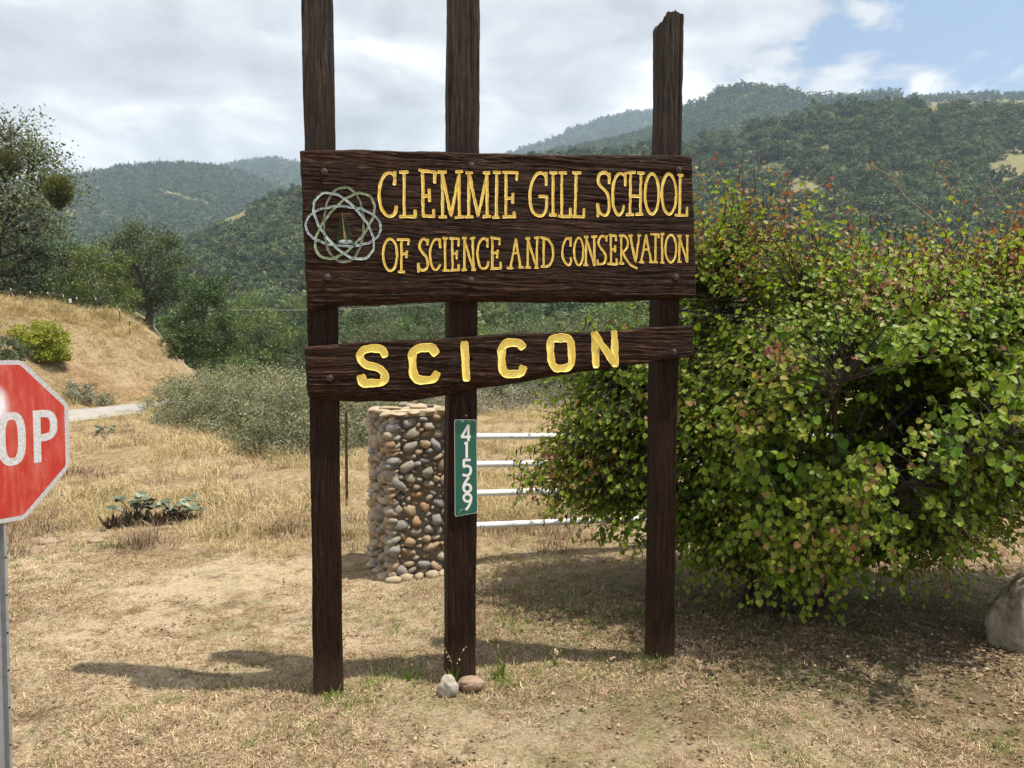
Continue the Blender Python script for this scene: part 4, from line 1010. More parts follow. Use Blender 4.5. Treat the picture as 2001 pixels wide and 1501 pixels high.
# ================================================================ PIPE GATE
PA=math.radians(22); g0=np.array([-.36,7.28]); gate=thing('pipe_gate','white pipe gate of four horizontal rails partly hidden behind the redbud bush','gate',(g0[0],g0[1],0),PA)
def onvert(px,py):
    d=ray(px,py); nrm=np.array([-math.sin(PA),math.cos(PA)]); t=((g0-0)@nrm)/(d[:2]@nrm); p=np.array([0,0,EYE])+d*t
    return (p[:2]-g0)@np.array([math.cos(PA),math.sin(PA)]),p[2]
GL=8.2
for ya,yb in ((853,852),(907.5,903.5),(964,955.5),(1027,1014)):
    xa,za=onvert(935,ya); xb,zb=onvert(1240,yb); sl2=(zb-za)/(xb-xa)
    m=MB(); xs=np.linspace(-.06,GL,30); tube(m,np.stack([xs,0*xs+.002*np.sin(xs*2),za+(xs-xa)*sl2*np.where(xs<3,1,1)+0*xs],1),.031,14); build(m,'rail',M['white_metal'],gate,smooth=True)
s0=onvert(1240,1014)[1]-onvert(935,1027)[1]; sl2=s0/(onvert(1240,1014)[0]-onvert(935,1027)[0])
for x_ in (-.06,2.75,5.5,GL):
    m=MB(); tube(m,[[x_,.0,.30+sl2*x_],[x_,0,1.28+sl2*x_]],.028,12); build(m,'upright',M['white_metal'],gate,smooth=True)
m=MB(); tube(m,[[GL+.15,0,-.9],[GL+.15,0,1.2]],.055,12); build(m,'hinge_post',M['white_metal'],gate,smooth=True)

# wire fence running back from the pillar
tpx=atY(675,860,10.0); tp2=np.array([tpx[0],10.0])
fen=thing('wire_fence','rusty steel post with sagging wires just left of the stone pillar','fence',(tp2[0],tp2[1],0))
zt_=atY(675,806,10.0)[2]
m=MB(); box(m,(0,0,zt_/2-.15),(.008,.035,zt_+.3)); box(m,(.016,0,zt_/2-.15),(.026,.006,zt_+.3)); build(m,'fence_post',M['rust'],fen)
for h in (.15,.35,.55,.78,1.0):
    m=MB(); a=np.array([pc[0]-.25-tp2[0],pc[1]+.2-tp2[1],h]); b=np.array([-2.2,4.4,h+.1]); t=np.linspace(0,1,9)[:,None]
    tube(m,np.vstack([a*(1-t)+np.array([0,0,h])*t-np.array([0,0,.05])*np.sin(t*3.14),(np.array([0,0,h])*(1-t)+b*t-np.array([0,0,.06])*np.sin(t*3.14))[1:]]),.0022,4,cap=False); build(m,'wire',M['wire'],fen)
# ================================================================ BOULDER AND TWO STONES
def rock(name,label,c,size,seed,mt,sub=5,amp=.2,shape=None,rz=0,group=None):
    bm=bmesh.new(); bmesh.ops.create_icosphere(bm,subdivisions=sub,radius=1); co=np.array([v.co[:] for v in bm.verts])
    if shape is not None: co=shape(co)
    n=fbm(co[:,0]*1.1+seed,co[:,1]*1.1,co[:,2]*1.1,o=3,seed=seed); n2=fbm(co[:,0]*6,co[:,1]*6+seed,co[:,2]*6,o=3,seed=seed+1)
    co=co*(1+amp*n+amp*.22*(n2-np.abs(n2)*.6))[:,None]*np.array(size)
    for v,p in zip(bm.verts,co): v.co=p
    for f in bm.faces: f.smooth=True
    me=bpy.data.meshes.new(name); bm.to_mesh(me); bm.free(); me.materials.append(mt)
    o=link(name,me); o.location=c; o.rotation_euler=(0,0,rz); o['label']=label; o['category']='boulder' if 'boulder' in name else 'stone'
    return o
bc=gnd(1992,1275)
def bsh(co):
    z=co[:,2]; k=1-.50*np.clip(z+.15,0,1.2)**1.2
    c=co.copy(); c[:,0]=c[:,0]*k-.10*z; c[:,1]*=k
    # flat broken facets
    for nx_,ny_,nz_,d in ((-.85,-.45,.15,.60),(-.2,-1,.2,.62),(.9,-.3,.35,.62),(-.55,.1,.85,.70),(.3,.4,.9,.85)):
        n_=unit(np.array([nx_,ny_,nz_])); q=c@n_; c=c-np.outer(np.maximum(q-d,0)*.9,n_)
    return c
bw=atY(2001,1200,bc[1])[0]-atY(1926,1200,bc[1])[0]
rock('boulder','pale rough upright boulder with a pointed top at the right edge',(bc[0]+.085,bc[1]+.10,.16),(.205,.22,.41),3,M['rock'],5,.16,bsh)
a=gnd(873,1362); rock('small_rock','angular pale grey stone at the foot of the middle post',(a[0],a[1]+.02,.045),(.058,.048,.064),11,M['cob_grey'],4,.28)
a=gnd(919,1352); rock('cobble','smooth oval brown cobble beside the middle post',(a[0],a[1]+.02,.042),(.077,.058,.043),5,M['cob_brown'],4,.20)
# ================================================================ REDBUD BUSH
M['redbud']=leaf_mat('redbud_leaf',[(0,(.052,.115,.010)),(.25,(.120,.228,.018)),(.5,(.225,.335,.030)),(.64,(.32,.32,.050)),(.74,(.31,.21,.075)),(.84,(.29,.125,.075)),(1,(.22,.070,.055))],.46,.45,.28,objvar=.12)
M['pod']=plain('maroon_pod',(.050,.014,.016),.6,.3,var=.4,scale=60)
def redbud():
    r=np.random.default_rng(31); base=np.array([gnd(1512,1192)[0],gnd(1512,1192)[1],0.])
    t=thing('redbud_bush','large spreading redbud bush with round green leaves and reddish new growth at its top','bush',base)
    LB=np.array([(1.95,6.6,2.54,1.0,1.0,.85),(3.95,6.2,2.25,1.0,1.1,.85),(2.95,6.3,2.15,1.2,1.2,.85),(2.2,6.4,1.4,1.85,1.2,.85),(2.65,5.35,1.65,1.2,1.05,1.05),
        (4.05,6.15,1.75,1.0,.70,1.05),(2.15,5.75,.80,1.25,.75,.50),(2.9,5.95,.85,1.0,.5,.48),(3.35,5.75,1.55,.8,.55,.7),(3.0,5.45,2.05,.8,.6,.55),(3.65,5.6,1.95,.65,.5,.55),(3.3,6.3,1.0,.9,.6,.5),(1.6,6.2,.75,.6,.6,.45),(1.15,6.6,1.75,.78,.9,.72),(3.0,4.80,1.5,.62,.5,.58),(.72,6.5,1.08,.66,.6,.42),(.95,6.7,.68,.55,.5,.28),(2.4,5.6,.95,1.1,.8,.42),(5.0,6.0,2.0,1.0,1.3,1.3),(1.55,5.95,1.2,.55,.45,.8)])
    C_,Rr=LB[:,:3],LB[:,3:]
    wb,cb,pb=MB(),MB(),MB(); nodes=[];nr=[]
    for i in range(30):
        l=LB[i%len(LB)]; d=unit(r.normal(0,1,3)); d[2]=abs(d[2])*.6
        tgt=l[:3]+d*l[3:]*r.uniform(.2,.75); st=base+np.array([r.normal(0,.14),r.normal(0,.12),-.1])
        m1=st+(tgt-st)*np.array([.22,.22,.42])+r.normal(0,.08,3); m2=st+(tgt-st)*np.array([.62,.62,.80])+r.normal(0,.10,3)
        P=smooth_curve([st,m1,m2,tgt],6); rad=np.linspace(r.uniform(.022,.050),.007,len(P)); tube(wb,P,rad,6)
        nodes.append(P[4:]); nr.append(rad[4:])
    tube(wb,smooth_curve([base+[-.05,0,-.1],base+[-.02,0,.2],base+[.05,.05,.5]],4),[.13,.12,.11,.10,.09,.085,.08,.07,.06],9)
    ND=np.vstack(nodes)
    # anchors in the outer part of the crown
    N0=34000; k=r.choice(len(LB),N0,p=(Rr.prod(1)**.72)/(Rr.prod(1)**.72).sum()); d=unit(r.normal(0,1,(N0,3))); q=r.uniform(.40,1.03,N0)
    Aq=C_[k]+d*Rr[k]*q[:,None]
    nd=np.linalg.norm((Aq[:,None,:]-C_[None])/Rr[None],axis=2); inner=nd.min(1)
    keep=(inner>.36)&(Aq[:,2]>.28)&~((Aq[:,0]<1.45)&(Aq[:,1]<5.62))
    lump=fbm(Aq[:,0]*1.5,Aq[:,1]*1.5,Aq[:,2]*1.7,o=3,seed=41); keep&=(lump>-.40)
    Aq=Aq[keep][:9400]
    order=np.argsort(np.linalg.norm(Aq-base,axis=1)); LP=[];LT_=[];LN=[];LR=[];LS=[]
    dist=np.linalg.norm(Aq[:,None,:]-ND[None],axis=2)+.6*np.maximum(ND[None,:,2]-Aq[:,None,2],0); near=dist.argmin(1)
    cen=np.array([2.6,6.0,1.3])
    for i in order:
        a=Aq[i]; n0=ND[near[i]]; out=unit(a-cen)
        mid=n0*.45+a*.55+r.normal(0,.05,3)+np.array([0,0,.06]); tipd=unit(out*.9+r.normal(0,.45,3)+np.array([0,0,-.10 if a[2]<2.5 else .30]))
        end=a+tipd*r.uniform(.16,.34)*(1+.5*(a[2]>2.9)*r.random()); P=smooth_curve([n0,mid,a,end],3); tube(wb,P,np.linspace(.0055,.0018,len(P)),3,cap=False)
        nl=r.integers(8,13); tt=np.linspace(.0,1,nl)
        Q=np.stack([np.interp(tt*.62+.38,np.linspace(0,1,len(P)),P[:,j]) for j in range(3)],1)
        sd=unit(np.cross(tipd,[0,0,1])); sg=np.where(np.arange(nl)%2,1,-1)[:,None]
        LP.append(Q+sd*sg*.012+r.normal(0,.008,(nl,3)))
        LT_.append(unit(sd*sg*.55+tipd*.35+np.array([0,0,-.75])+r.normal(0,.28,(nl,3))))
        LN.append(unit(out*.7+np.array([0,-.15,.75])+r.normal(0,.42,(nl,3))))
        h=sstep(2.15,2.95,a[2]+.25*(a[0]<2.6)+.5*lump[keep][:9400][i]); bz=fbm(a[0]*1.3+7,a[1]*1.3,a[2]*1.3,o=2,seed=55)>.22; c=.33+.22*lump[keep][:9400][i]*1.0+r.normal(0,.09)
        young=r.random()<(.02+.80*h+.30*bz)
        LR.append(np.clip(c+r.normal(0,.09,nl)+(np.linspace(.05,.30+.24*h,nl)*r.uniform(.5,1.15) if young else np.linspace(0,.14,nl)),0,1)); LS.append(np.linspace(1,.62,nl)*r.uniform(.8,1.12)*(.84 if young else 1)*.058*r.uniform(.70,1.22,nl))
        if r.random()<.13 and a[2]<3.0:
            for _ in range(r.integers(3,7)):
                p=Q[r.integers(0,nl)]+r.normal(0,.015,3); L_=r.uniform(.05,.085); sw=r.normal(0,.012,2)
                pb.add([p,p+[.007,.002,-L_*.3],p+[sw[0],sw[1],-L_],p+[-.007,-.002,-L_*.35]],[[0,1,2,3]])
    P,T,Nn,Rn,S=map(lambda z:np.concatenate(z),(LP,LT_,LN,LR,LS))
    P[:,2]=np.maximum(P[:,2],.06)
    # the 300 that show largest stand as leaves of their own
    app=S/np.linalg.norm(P-np.array([0,0,EYE]),axis=1); ax=(P[:,0]/P[:,1]); ok=(ax<.665)&(P[:,1]<5.9)
    pick=np.argsort(-(app*ok))[:300]; msk=np.ones(len(P),bool); msk[pick]=False
    leaves(cb,P[msk],T[msk],Nn[msk],S[msk],Rn[msk],'h')
    for m_,nm,mt,sm in ((wb,'branches',M['dark_bark'],True),(cb,'foliage',M['redbud'],False),(pb,'seed_pods',M['pod'],False)):
        for a_ in m_.v: a_-=base
        o=build(m_,nm,mt,t,sm)
        if nm!='branches': o['kind']='stuff'
    LM=[]
    for c in (.2,.32,.42,.52,.62,.75):
        m_=MB(); leaves(m_,np.zeros((1,3)),np.array([[0,1.,0]]),np.array([[0,0,1.]]),np.array([1.]),np.array([c]),'h'); LM.append(m_.mesh('leaf',M['redbud']))
    tt=unit(T[pick]); ss=unit(np.cross(tt,Nn[pick])); kk=np.cross(ss,tt)
    for j,i in enumerate(pick):
        q=min(5,int(abs(np.array([.2,.32,.42,.52,.62,.75])-Rn[i]).argmin()))
        o=link('leaf',LM[q],t); s_=S[i]
        mm=Matrix([[ss[j][0]*s_,tt[j][0]*s_,kk[j][0]*s_,P[i][0]-base[0]],[ss[j][1]*s_,tt[j][1]*s_,kk[j][1]*s_,P[i][1]-base[1]],[ss[j][2]*s_,tt[j][2]*s_,kk[j][2]*s_,P[i][2]],[0,0,0,1]])
        o.matrix_local=mm
    # long bare shoots standing above the crown with a few coppery leaves
    for pts in ([(1850,455),(1810,418),(1770,385),(1745,350),(1715,330),(1690,318)],[(1872,400),(1858,372),(1845,345),(1838,320)],[(1862,380),(1875,362)],[(1378,362),(1371,345),(1358,332)],[(1403,365),(1405,345)],[(1960,400),(1945,375),(1930,350)]):
        m_=MB(); L=smooth_curve([atY(a,b,6.1)-base for a,b in pts],4); tube(m_,L,np.linspace(.007,.002,len(L)),4,cap=False); build(m_,'bare_shoot',M['pale_twig'],t)
        n=14 if len(pts)>3 else 4; m_=MB(); idx=r.integers(len(L)//2,len(L),n); leaves(m_,L[idx]+r.normal(0,.02,(n,3)),unit(r.normal(0,1,(n,3))-[0,0,.4]),unit(r.normal(0,1,(n,3))),r.uniform(.02,.04,n),r.uniform(.72,.9,n),'d'); build(m_,'copper_leaves',M['redbud'],t,kind='stuff')
    return base
RB=redbud()

# ================================================================ TREES AND SHRUBS FURTHER BACK
def hit(px,py,y0=3,y1=140):
    d=ray(px,py); Yv=np.linspace(y0,y1,4000); k=Yv/d[1]; X=d[0]*k; Z=EYE+d[2]*k
    g=h_ground(X,Yv,False); b=np.flatnonzero(Z<=g); i=b[0] if len(b) else len(Yv)-1
    return np.array([X[i],Yv[i],g[i]])
def base_at(px,Yv):
    X=(px-1000.5)/F*Yv; return np.array([X,Yv,float(h_ground(X,Yv,False))])
def tree(name,label,cat,pos,args,ml,mbk,rz=0,group=None,trunk='trunk'):
    t=thing(name,label,cat,pos,rz,group); w_,c_=tree_meshes(*args[:-1],ml,mbk,**args[-1])
    if w_: link(trunk,w_,t)
    link('crown' if trunk=='trunk' else 'foliage',c_,t); return t
LB_,BK=M['oak_leaf'],M['bark']
p=base_at(-22,43); tree('oak_tree','tall open crowned oak rising at the left edge with mistletoe in its branches','tree',p-[0,0,.2],(501,(13.2),5.8,3.0,34,22,40,.17,dict(tr=.36,flat=.6,low=.5,tw=6,spread=.20,curl=.2)),M['oak_pale'],M['dark_bark'])
def mistletoe(px,py,Yv,rw,rh,label,seed):
    c=atY(px,py,Yv); r=np.random.default_rng(seed); m=MB(); n=2600; d=unit(r.normal(0,1,(n,3))); q=r.random(n)**.5
    P=d*q[:,None]*np.array([rw,rw,rh]); P[:,2]*=1; P[:,:2]*=np.interp(P[:,2:3],[-rh,-rh*.2,rh],[.25,1,1]); 
    leaves(m,P,unit(d+np.array([0,0,.6])+r.normal(0,.3,(n,3))),unit(r.normal(0,1,(n,3))),r.uniform(.10,.2,n),np.clip(.35+.3*q*r.random(n)+.25*d[:,2],0,1))
    o=build(m,'mistletoe_clump',M['mist']); o.location=c; o['label']=label; o['category']='mistletoe'; o['group']='mistletoe in the left oak'
M['mist']=leaf_mat('mistletoe_leaf',[(0,(.03,.035,.012)),(.5,(.09,.10,.03)),(1,(.18,.17,.06))],.1)
mistletoe(114,376,37.2,.60,.80,'dark hanging ball of mistletoe at the right end of the oak branch against the hillside',1)
mistletoe(4,325,41,.9,.85,'large mistletoe clump cut by the left edge of the photo',2)
p=hit(290,634); p=base_at(290,max(p[1],44)); oak3=tree('oak_tree','wide oak with a visible grey forked trunk at the end of the bank','tree',p-[0,0,.2],(503,7.7,3.5,1.9,26,22,36,.13,dict(tr=.26,flat=.55,low=.25,tw=5,spread=.19,curl=.15)),LB_,BK)
p=base_at(203,43); tree('oak_tree','rounded mid green oak left of the forked oak on the bank','tree',p-[0,0,.3],(504,4.9,2.3,.8,18,20,34,.12,dict(tr=.12,flat=.8,low=.6,tw=3,spread=.2)),M['oak_bright'],BK)
p=base_at(402,52); p[2]=atY(402,700,52)[2]; tree('oak_tree','dense dark oak beside the utility pole where the bank drops away','tree',p,(505,6.6,2.5,.9,22,22,40,.14,dict(tr=.12,flat=.8,low=.6,tw=3,spread=.2)),LB_,BK)
p=base_at(120,47); tree('oak_tree','low dark oak behind the fence posts under the tall oak','tree',p-[0,0,.3],(506,5.4,2.6,.9,18,20,32,.13,dict(tr=.12,flat=.8,low=.6,tw=3,spread=.2)),LB_,M['dark_bark'])
p=base_at(35,50); tree('oak_tree','shadowed oak filling the space below the mistletoe at far left','tree',p-[0,0,.3],(507,6.0,2.8,1.0,15,15,24,.14,dict(tr=.14,flat=.8,low=.6,tw=3,spread=.2)),LB_,M['dark_bark'])
p=base_at(165,53); tree('oak_tree','green oak between the tall oak and the rounded one','tree',p-[0,0,.3],(508,5.6,2.6,1.0,15,15,24,.14,dict(tr=.14,flat=.8,low=.6,tw=3,spread=.2)),LB_,M['dark_bark'])
# shrubs on the bank
p=hit(82,700); tree('broom_bush','bright yellow green feathery bush on the bare bank above the stop sign','bush',p-[0,0,.1],(510,1.75,1.25,.1,20,22,40,.085,dict(tr=.03,flat=.9,low=.8,tw=2,spread=.17)),M['lime_leaf'],M['dark_bark'],trunk='stems')
p=hit(0,705); tree('bank_bush','dull olive bush low on the bank behind the top of the stop sign','bush',p-[0,0,.1],(511,1.1,1.1,.1,12,16,26,.085,dict(tr=.03,flat=.7,low=.8,tw=2,spread=.17)),M['oak_pale'],M['dark_bark'],trunk='stems')
p=hit(325,688); tree('bank_bush','dark green leafy shrub overhanging the orange cut at the end of the bank','bush',p-[0,0,.15],(512,1.35,.72,.1,12,14,26,.10,dict(tr=.03,flat=.9,low=.8,tw=2,spread=.18)),M['oak_bright'],M['dark_bark'],trunk='stems')
p=hit(155,786); tree('sage_bush','small grey sage bush at the foot of the bank beside the road','bush',p-[0,0,.05],(513,.95,.62,.08,10,12,24,.07,dict(tr=.02,flat=.7,low=.8,tw=3,spread=.2)),M['grey_leaf'],M['pale_twig'],trunk='stems')
p=hit(195,790); tree('sage_bush','low green tuft of brush right of the small sage by the road','bush',p-[0,0,.05],(514,.6,.7,.08,9,10,20,.07,dict(tr=.02,flat=.7,low=.8,tw=2,spread=.2)),M['sage_leaf'],M['pale_twig'],trunk='stems')
# the grey-green thicket beyond the dry field
sg=[tree_meshes(520+i,2.0,1.45,.12,20,20,30,.060,M['sage_leaf'],M['pale_twig'],tr=.035,flat=.62,low=.85,tw=5,spread=.17,curl=.3) for i in range(3)]
SH=[(335,27,.72,'leftmost rounded grey green bush where the thicket meets the road'),(372,24,.95,'grey green bush bulging over the road edge'),(418,22,1.0,'broad pale bush in the middle of the roadside thicket'),
    (438,26,1.15,'taller bush at the back of the thicket'),(470,19,.95,'grey green bush with dark twigs showing low down left of the sign'),(525,21.5,1.1,'back bush of the thicket level with the left post'),
    (520,16.4,.88,'front bush of the thicket casting shade on the dry grass'),(572,14.6,.86,'nearest grey green bush touching the left post'),(600,19,1.05,'bush directly behind the left sign post'),
    (655,17,.88,'grey green bush seen between the left post and the stone pillar'),(715,18.5,.85,'bush behind the top of the stone pillar'),(800,24,.9,'bush behind the right side of the stone pillar')]
for i,(px,Yv,s_,lb) in enumerate(SH):
    t=thing('sage_bush',lb,'bush',base_at(px,Yv)-[0,0,.08],i*1.3,'grey green bushes beyond the dry field'); w_,c_=sg[i%3]; link('stems',w_,t); link('foliage',c_,t); t.scale=(s_,s_,s_)
# brush and trees behind the gate
gt=[tree_meshes(530+i,4.6,2.4,.5,20,18,30,.085,M['oak_pale'],M['dark_bark'],tr=.10,flat=.75,low=.7,tw=3,spread=.17) for i in range(2)]
for px,Yv,s_,lb in ((1010,31,.92,'pale leaved tree seen between the two boards right of the middle post'),(1120,34,1.0,'pale leaved tree just left of the redbud bush'),(860,36,1.0,'pale tree directly behind the middle post'),(735,46,1.15,'tree seen through the gap between the boards left of the middle post'),(1290,36,1.1,'tree behind the redbud bush and right post'),(1500,38,1.1,'tree mostly hidden behind the redbud bush')):
    t=thing('valley_tree',lb,'tree',base_at(px,Yv)-[0,0,.1],px*.7,'pale trees beyond the gate field'); w_,c_=gt[px%2]; link('trunk',w_,t); link('crown',c_,t); t.scale=(s_,s_,s_)
gb=tree_meshes(540,1.1,.95,.1,12,14,20,.05,M['grey_leaf'],M['pale_twig'],tr=.03,flat=.75,low=.8,tw=6,spread=.2)
for px,Yv,s_,lb in ((955,25,1.3,'half dead grey brush at the far edge of the field right of the middle post'),(1025,26.5,1.25,'grey brush at the field edge above the top gate rail'),(1100,27,1.2,'grey brush just left of the redbud leaves'),(1180,28,1.3,'grey brush glimpsed through the redbud leaves'),(880,27,1.2,'grey brush behind the middle post'),(1300,29,1.3,'grey brush behind the right post')):
    t=thing('dry_brush',lb,'bush',base_at(px,Yv)-[0,0,.05],px*.3,'grey brush along the far edge of the field'); link('stems',gb[0],t); link('foliage',gb[1],t); t.scale=(s_,s_,s_)
# individual trees on the valley floor in front of the wooded slope
vm=[tree_meshes(550+i,6.4,3.3,.9,16,14,22,.24,M[('oak_leaf','oak_bright','oak_pale')[i]],M['dark_bark'],tr=.16,flat=.8,low=.6,tw=0,spread=.18) for i in range(3)]
VL=['low bushy tree in the nearest row, just behind the grey green thicket','rounded oak in the second row behind the thicket','oak in the third row back on the valley floor','oak in the fourth row back on the valley floor','small looking oak at the foot of the wooded slope']
VG=['nearest row of valley trees','second row of valley trees','third row of valley trees','fourth row of valley trees','trees at the foot of the slope']
r=np.random.default_rng(66); n=0
for row,(Y0,yb) in enumerate(((62,705),(84,665),(112,640),(145,612),(185,588))):
    for px in np.arange(372,1300,(104,84,66,56,50)[row]):
        pxx=px+r.normal(0,14); Yv=Y0*r.uniform(.92,1.1); 
        if row<1 and pxx<430: continue
        q=atY(pxx,yb+r.normal(0,6)+18,Yv); g=max(q[2],float(h_ground(q[0],Yv,False))-1) if row<2 else q[2]; k=r.integers(0,3) if row else (2 if r.random()<.6 else 0)
        t=thing('valley_oak',VL[row],'tree',(q[0],Yv,g-2.0),r.uniform(0,6.28),VG[row]); w_,c_=vm[k]; link('trunk',w_,t); link('crown',c_,t); s_=r.uniform(.75,1.15)*(1 if row else .72); t.scale=(s_,s_,s_*r.uniform(.85,1.1)); n+=1
# utility pole with its wires
q=atY(355,607,64); pole=thing('utility_pole','thin grey utility pole with a crossarm beside the dark oak','utility pole',(q[0],64,0),0); zt=q[2]
m=MB(); tube(m,[[0,0,-2.5],[0,0,zt+.15]],[.14,.11],8); build(m,'pole',plain('pole_wood',(.30,.28,.25),var=.2),pole)
m=MB(); box(m,(0,0,zt-.15),(2.0,.12,.12)); build(m,'crossarm',plain('arm_wood',(.48,.47,.45),var=.2),pole)
for x in (-.85,-.3,.85):
    m=MB(); tube(m,[[x,0,zt-.1],[x,0,zt+.12]],[.05,.03],6); build(m,'insulator',M['white_metal'],pole)
for x,ex in ((-.85,-6),(.85,-6),(-.85,10),(.85,10)):
    m=MB(); t_=np.linspace(0,1,12)[:,None]; tube(m,np.array([x,0,zt+.1])*(1-t_)+np.array([ex*3+x,(12 if ex<0 else 20),zt+(0 if ex<0 else 3)])*t_-np.array([0,0,.7])*np.sin(t_*3.14),.007,3,cap=False); build(m,'wire',M['galv'],pole)
m=MB(); tube(m,[[-.25,.1,zt-.75],[-.25,.1,zt-.35]],.12,8); build(m,'transformer',M['galv'],pole)
# ranch fence along the top of the bank
ff=thing('ranch_fence','row of thin pale topped fence posts with wire along the crest of the bank','fence',base_at(100,38.5),0); fb=np.array(ff.location)
pts=[]
for px,yt in ((25,573),(63,575),(97,585),(127,592),(153,598),(236,615),(255,617),(190,604)):
    q=base_at(px,38.5+.004*px); pts.append(q); m=MB(); d=q-fb; box(m,(d[0],d[1],d[2]+.30),(.035,.035,.8)); build(m,'fence_post',M['rust'],ff); m=MB(); box(m,(d[0],d[1],d[2]+.76),(.028,.028,.11)); build(m,'post_tip',M['white_metal'],ff)
pts=sorted(pts,key=lambda a:a[0])
for h in (.4,.75):
    m=MB(); tube(m,[p_-fb+[0,0,h] for p_ in pts],.006,3,cap=False); build(m,'wire',M['wire'],ff)
q=base_at(140,38.4); m=MB(); box(m,(q[0],q[1],q[2]+.6),(.12,.03,.20)); o=build(m,'boundary_notice',M['white_metal']); o['label']='small white notice on the crest fence below the rounded oak'; o['category']='notice'

# ================================================================ GRASS, THATCH, WEEDS
def blades(seed,n,h,spread,tiltm,wd,mt,curve=.4,rlo=0,rhi=1):
    r=np.random.default_rng(seed); m=MB()
    a=r.uniform(0,6.283,n); rad=spread*np.sqrt(r.random(n)); B=np.stack([np.cos(a)*rad,np.sin(a)*rad,np.zeros(n)],1)
    az=a+r.normal(0,1.0,n); tl=np.clip(np.abs(r.normal(tiltm,.25,n)),0,1.5); L=h*r.uniform(.5,1.15,n)
    D=np.stack([np.cos(az)*np.sin(tl),np.sin(az)*np.sin(tl),np.cos(tl)],1); side=np.stack([-np.sin(az),np.cos(az),0*az],1)*wd*.5
    mid=B+D*L[:,None]*.55; tl2=np.minimum(tl+curve,1.55); D2=np.stack([np.cos(az)*np.sin(tl2),np.sin(az)*np.sin(tl2),np.cos(tl2)],1); tip=mid+D2*L[:,None]*.5
    V=np.stack([B-side,B+side,mid+side*.8,mid-side*.8,tip],1).reshape(-1,3); b=np.arange(n)[:,None]*5
    rn=r.uniform(rlo,rhi,n); V[:,2]=np.maximum(V[:,2],.001)
    m.add(V,b+np.array([[0,1,2,3]]),rn); m.f.append(b+np.array([[3,2,4]])+m.n-len(V)); m.r.append(rn); m.m.append(np.zeros(n,np.int32))
    return m.mesh('tuft',mt)
def area_pts(n,y0,y1,seed,pw_=2.0,xm=.78):
    r=np.random.default_rng(seed); u=r.random(n)
    if pw_==2.0: Yv=1/(1/y0-u*(1/y0-1/y1))
    else: Yv=y0*(y1/y0)**u
    X=r.uniform(-1,1,n)*(xm*Yv+.8); return X,Yv,r
def put(name,label,X,Yv,scl,src,r,tilt=.08,zo=0.0):
    n=len(X); Z=h_ground(X,Yv)+zo; rot=np.stack([r.normal(0,tilt,n),r.normal(0,tilt,n),r.uniform(0,6.283,n)],1)
    return scatter(name,label,np.stack([X,Yv,Z],1),rot,s3(scl),r.integers(0,len(src),n),src)
offroad=lambda X,Yv:np.abs(X-road_c(Yv))>ROADW+.1
# mown dead thatch of the foreground
TH_=[blades(600+i,34,.040,.075,1.15,.0032,M['thatch'],.3) for i in range(4)]+[blades(610+i,20,.026,.07,.75,.0030,M['thatch'],.5,.1,.8) for i in range(3)]
X,Yv,r=area_pts(30000,2.9,11,71,2.0,.74)
dn=fbm(X*.75,Yv*.75,o=4,seed=72)+.35*fbm(X*4,Yv*4,o=2,seed=73); k=(dn>-.38+.5*r.random(len(X))-.35)&(r.random(len(X))<.5+.8*sstep(-.4,.3,dn)); X,Yv,dn=X[k],Yv[k],dn[k]
for bx_,by_ in ((642,1358),(900,1330),(1290,1298)):
    q_=gnd(bx_,by_); X=np.concatenate([X,q_[0]+r.normal(0,.10,46)]); Yv=np.concatenate([Yv,q_[1]-.02+r.normal(0,.07,46)])
put('thatch','short dead mown grass and straw lying over the sandy foreground',X,Yv,r.uniform(.6,1.15,len(X))*(1+.25*(Yv>6)),TH_,r,.10)
# dry standing grass of the field and the bank
ST=[blades(620+i,26,.20,.11,.62,.0060,M['straw'],.7) for i in range(4)]+[blades(630+i,16,.36,.12,.42,.0060,M['straw'],.9,.3,1) for i in range(2)]
X,Yv,r=area_pts(34000,7.0,44,81,1.0,.72)
edge=7.6+.25*np.clip(-X-1,0,3)+.7*fbm(X*.8,Yv*.8,o=3,seed=32)
dd=(road_c(Yv)-ROADW-.35)-X
ct=cutf(X,Yv)
k=(Yv>edge)&offroad(X,Yv)&(r.random(len(X))>ct*.93)&(r.random(len(X))<.08+1.1*sstep(-.45,.25,fbm(X*.6,Yv*.6,o=4,seed=83))); X,Yv=X[k],Yv[k]
big_=(1+.6*sstep(3,5,(road_c(Yv)-ROADW-.35)-X)*(Yv>20))*np.clip(.45+.50*sstep(7.5,13,Yv)+.55*fbm(X*.6,Yv*.6,o=3,seed=84),.28,1.5)
rb=np.random.default_rng(182); Xb=rb.uniform(-31,-12.5,15000); Yb=rb.uniform(24,43,15000); db_=(road_c(Yb)-ROADW-.35)-Xb
kb=(db_>.3)&(rb.random(15000)>cutf(Xb,Yb)*.9)&(rb.random(15000)<.25+.9*sstep(-.4,.3,fbm(Xb*.5,Yb*.5,o=3,seed=183))+.4*sstep(4,7,db_)); Xb,Yb,db_=Xb[kb],Yb[kb],db_[kb]
X=np.concatenate([X,Xb]); Yv=np.concatenate([Yv,Yb]); big_=np.concatenate([big_,(.75+.7*sstep(4,7,db_))*rb.uniform(.5,1.2,len(Xb))])
wide=(1+.7*sstep(16,34,Yv)); n=len(X); Z=h_ground(X,Yv)
scatter('dry_grass','golden dry grass standing over the field, around the gate and up the roadside bank',np.stack([X,Yv,Z],1),np.stack([r.normal(0,.28,n),r.normal(0,.28,n),r.uniform(0,6.28,n)],1),np.stack([wide*big_,wide*big_,big_*r.uniform(.7,1.15,n)],1),r.integers(0,6,n),ST)
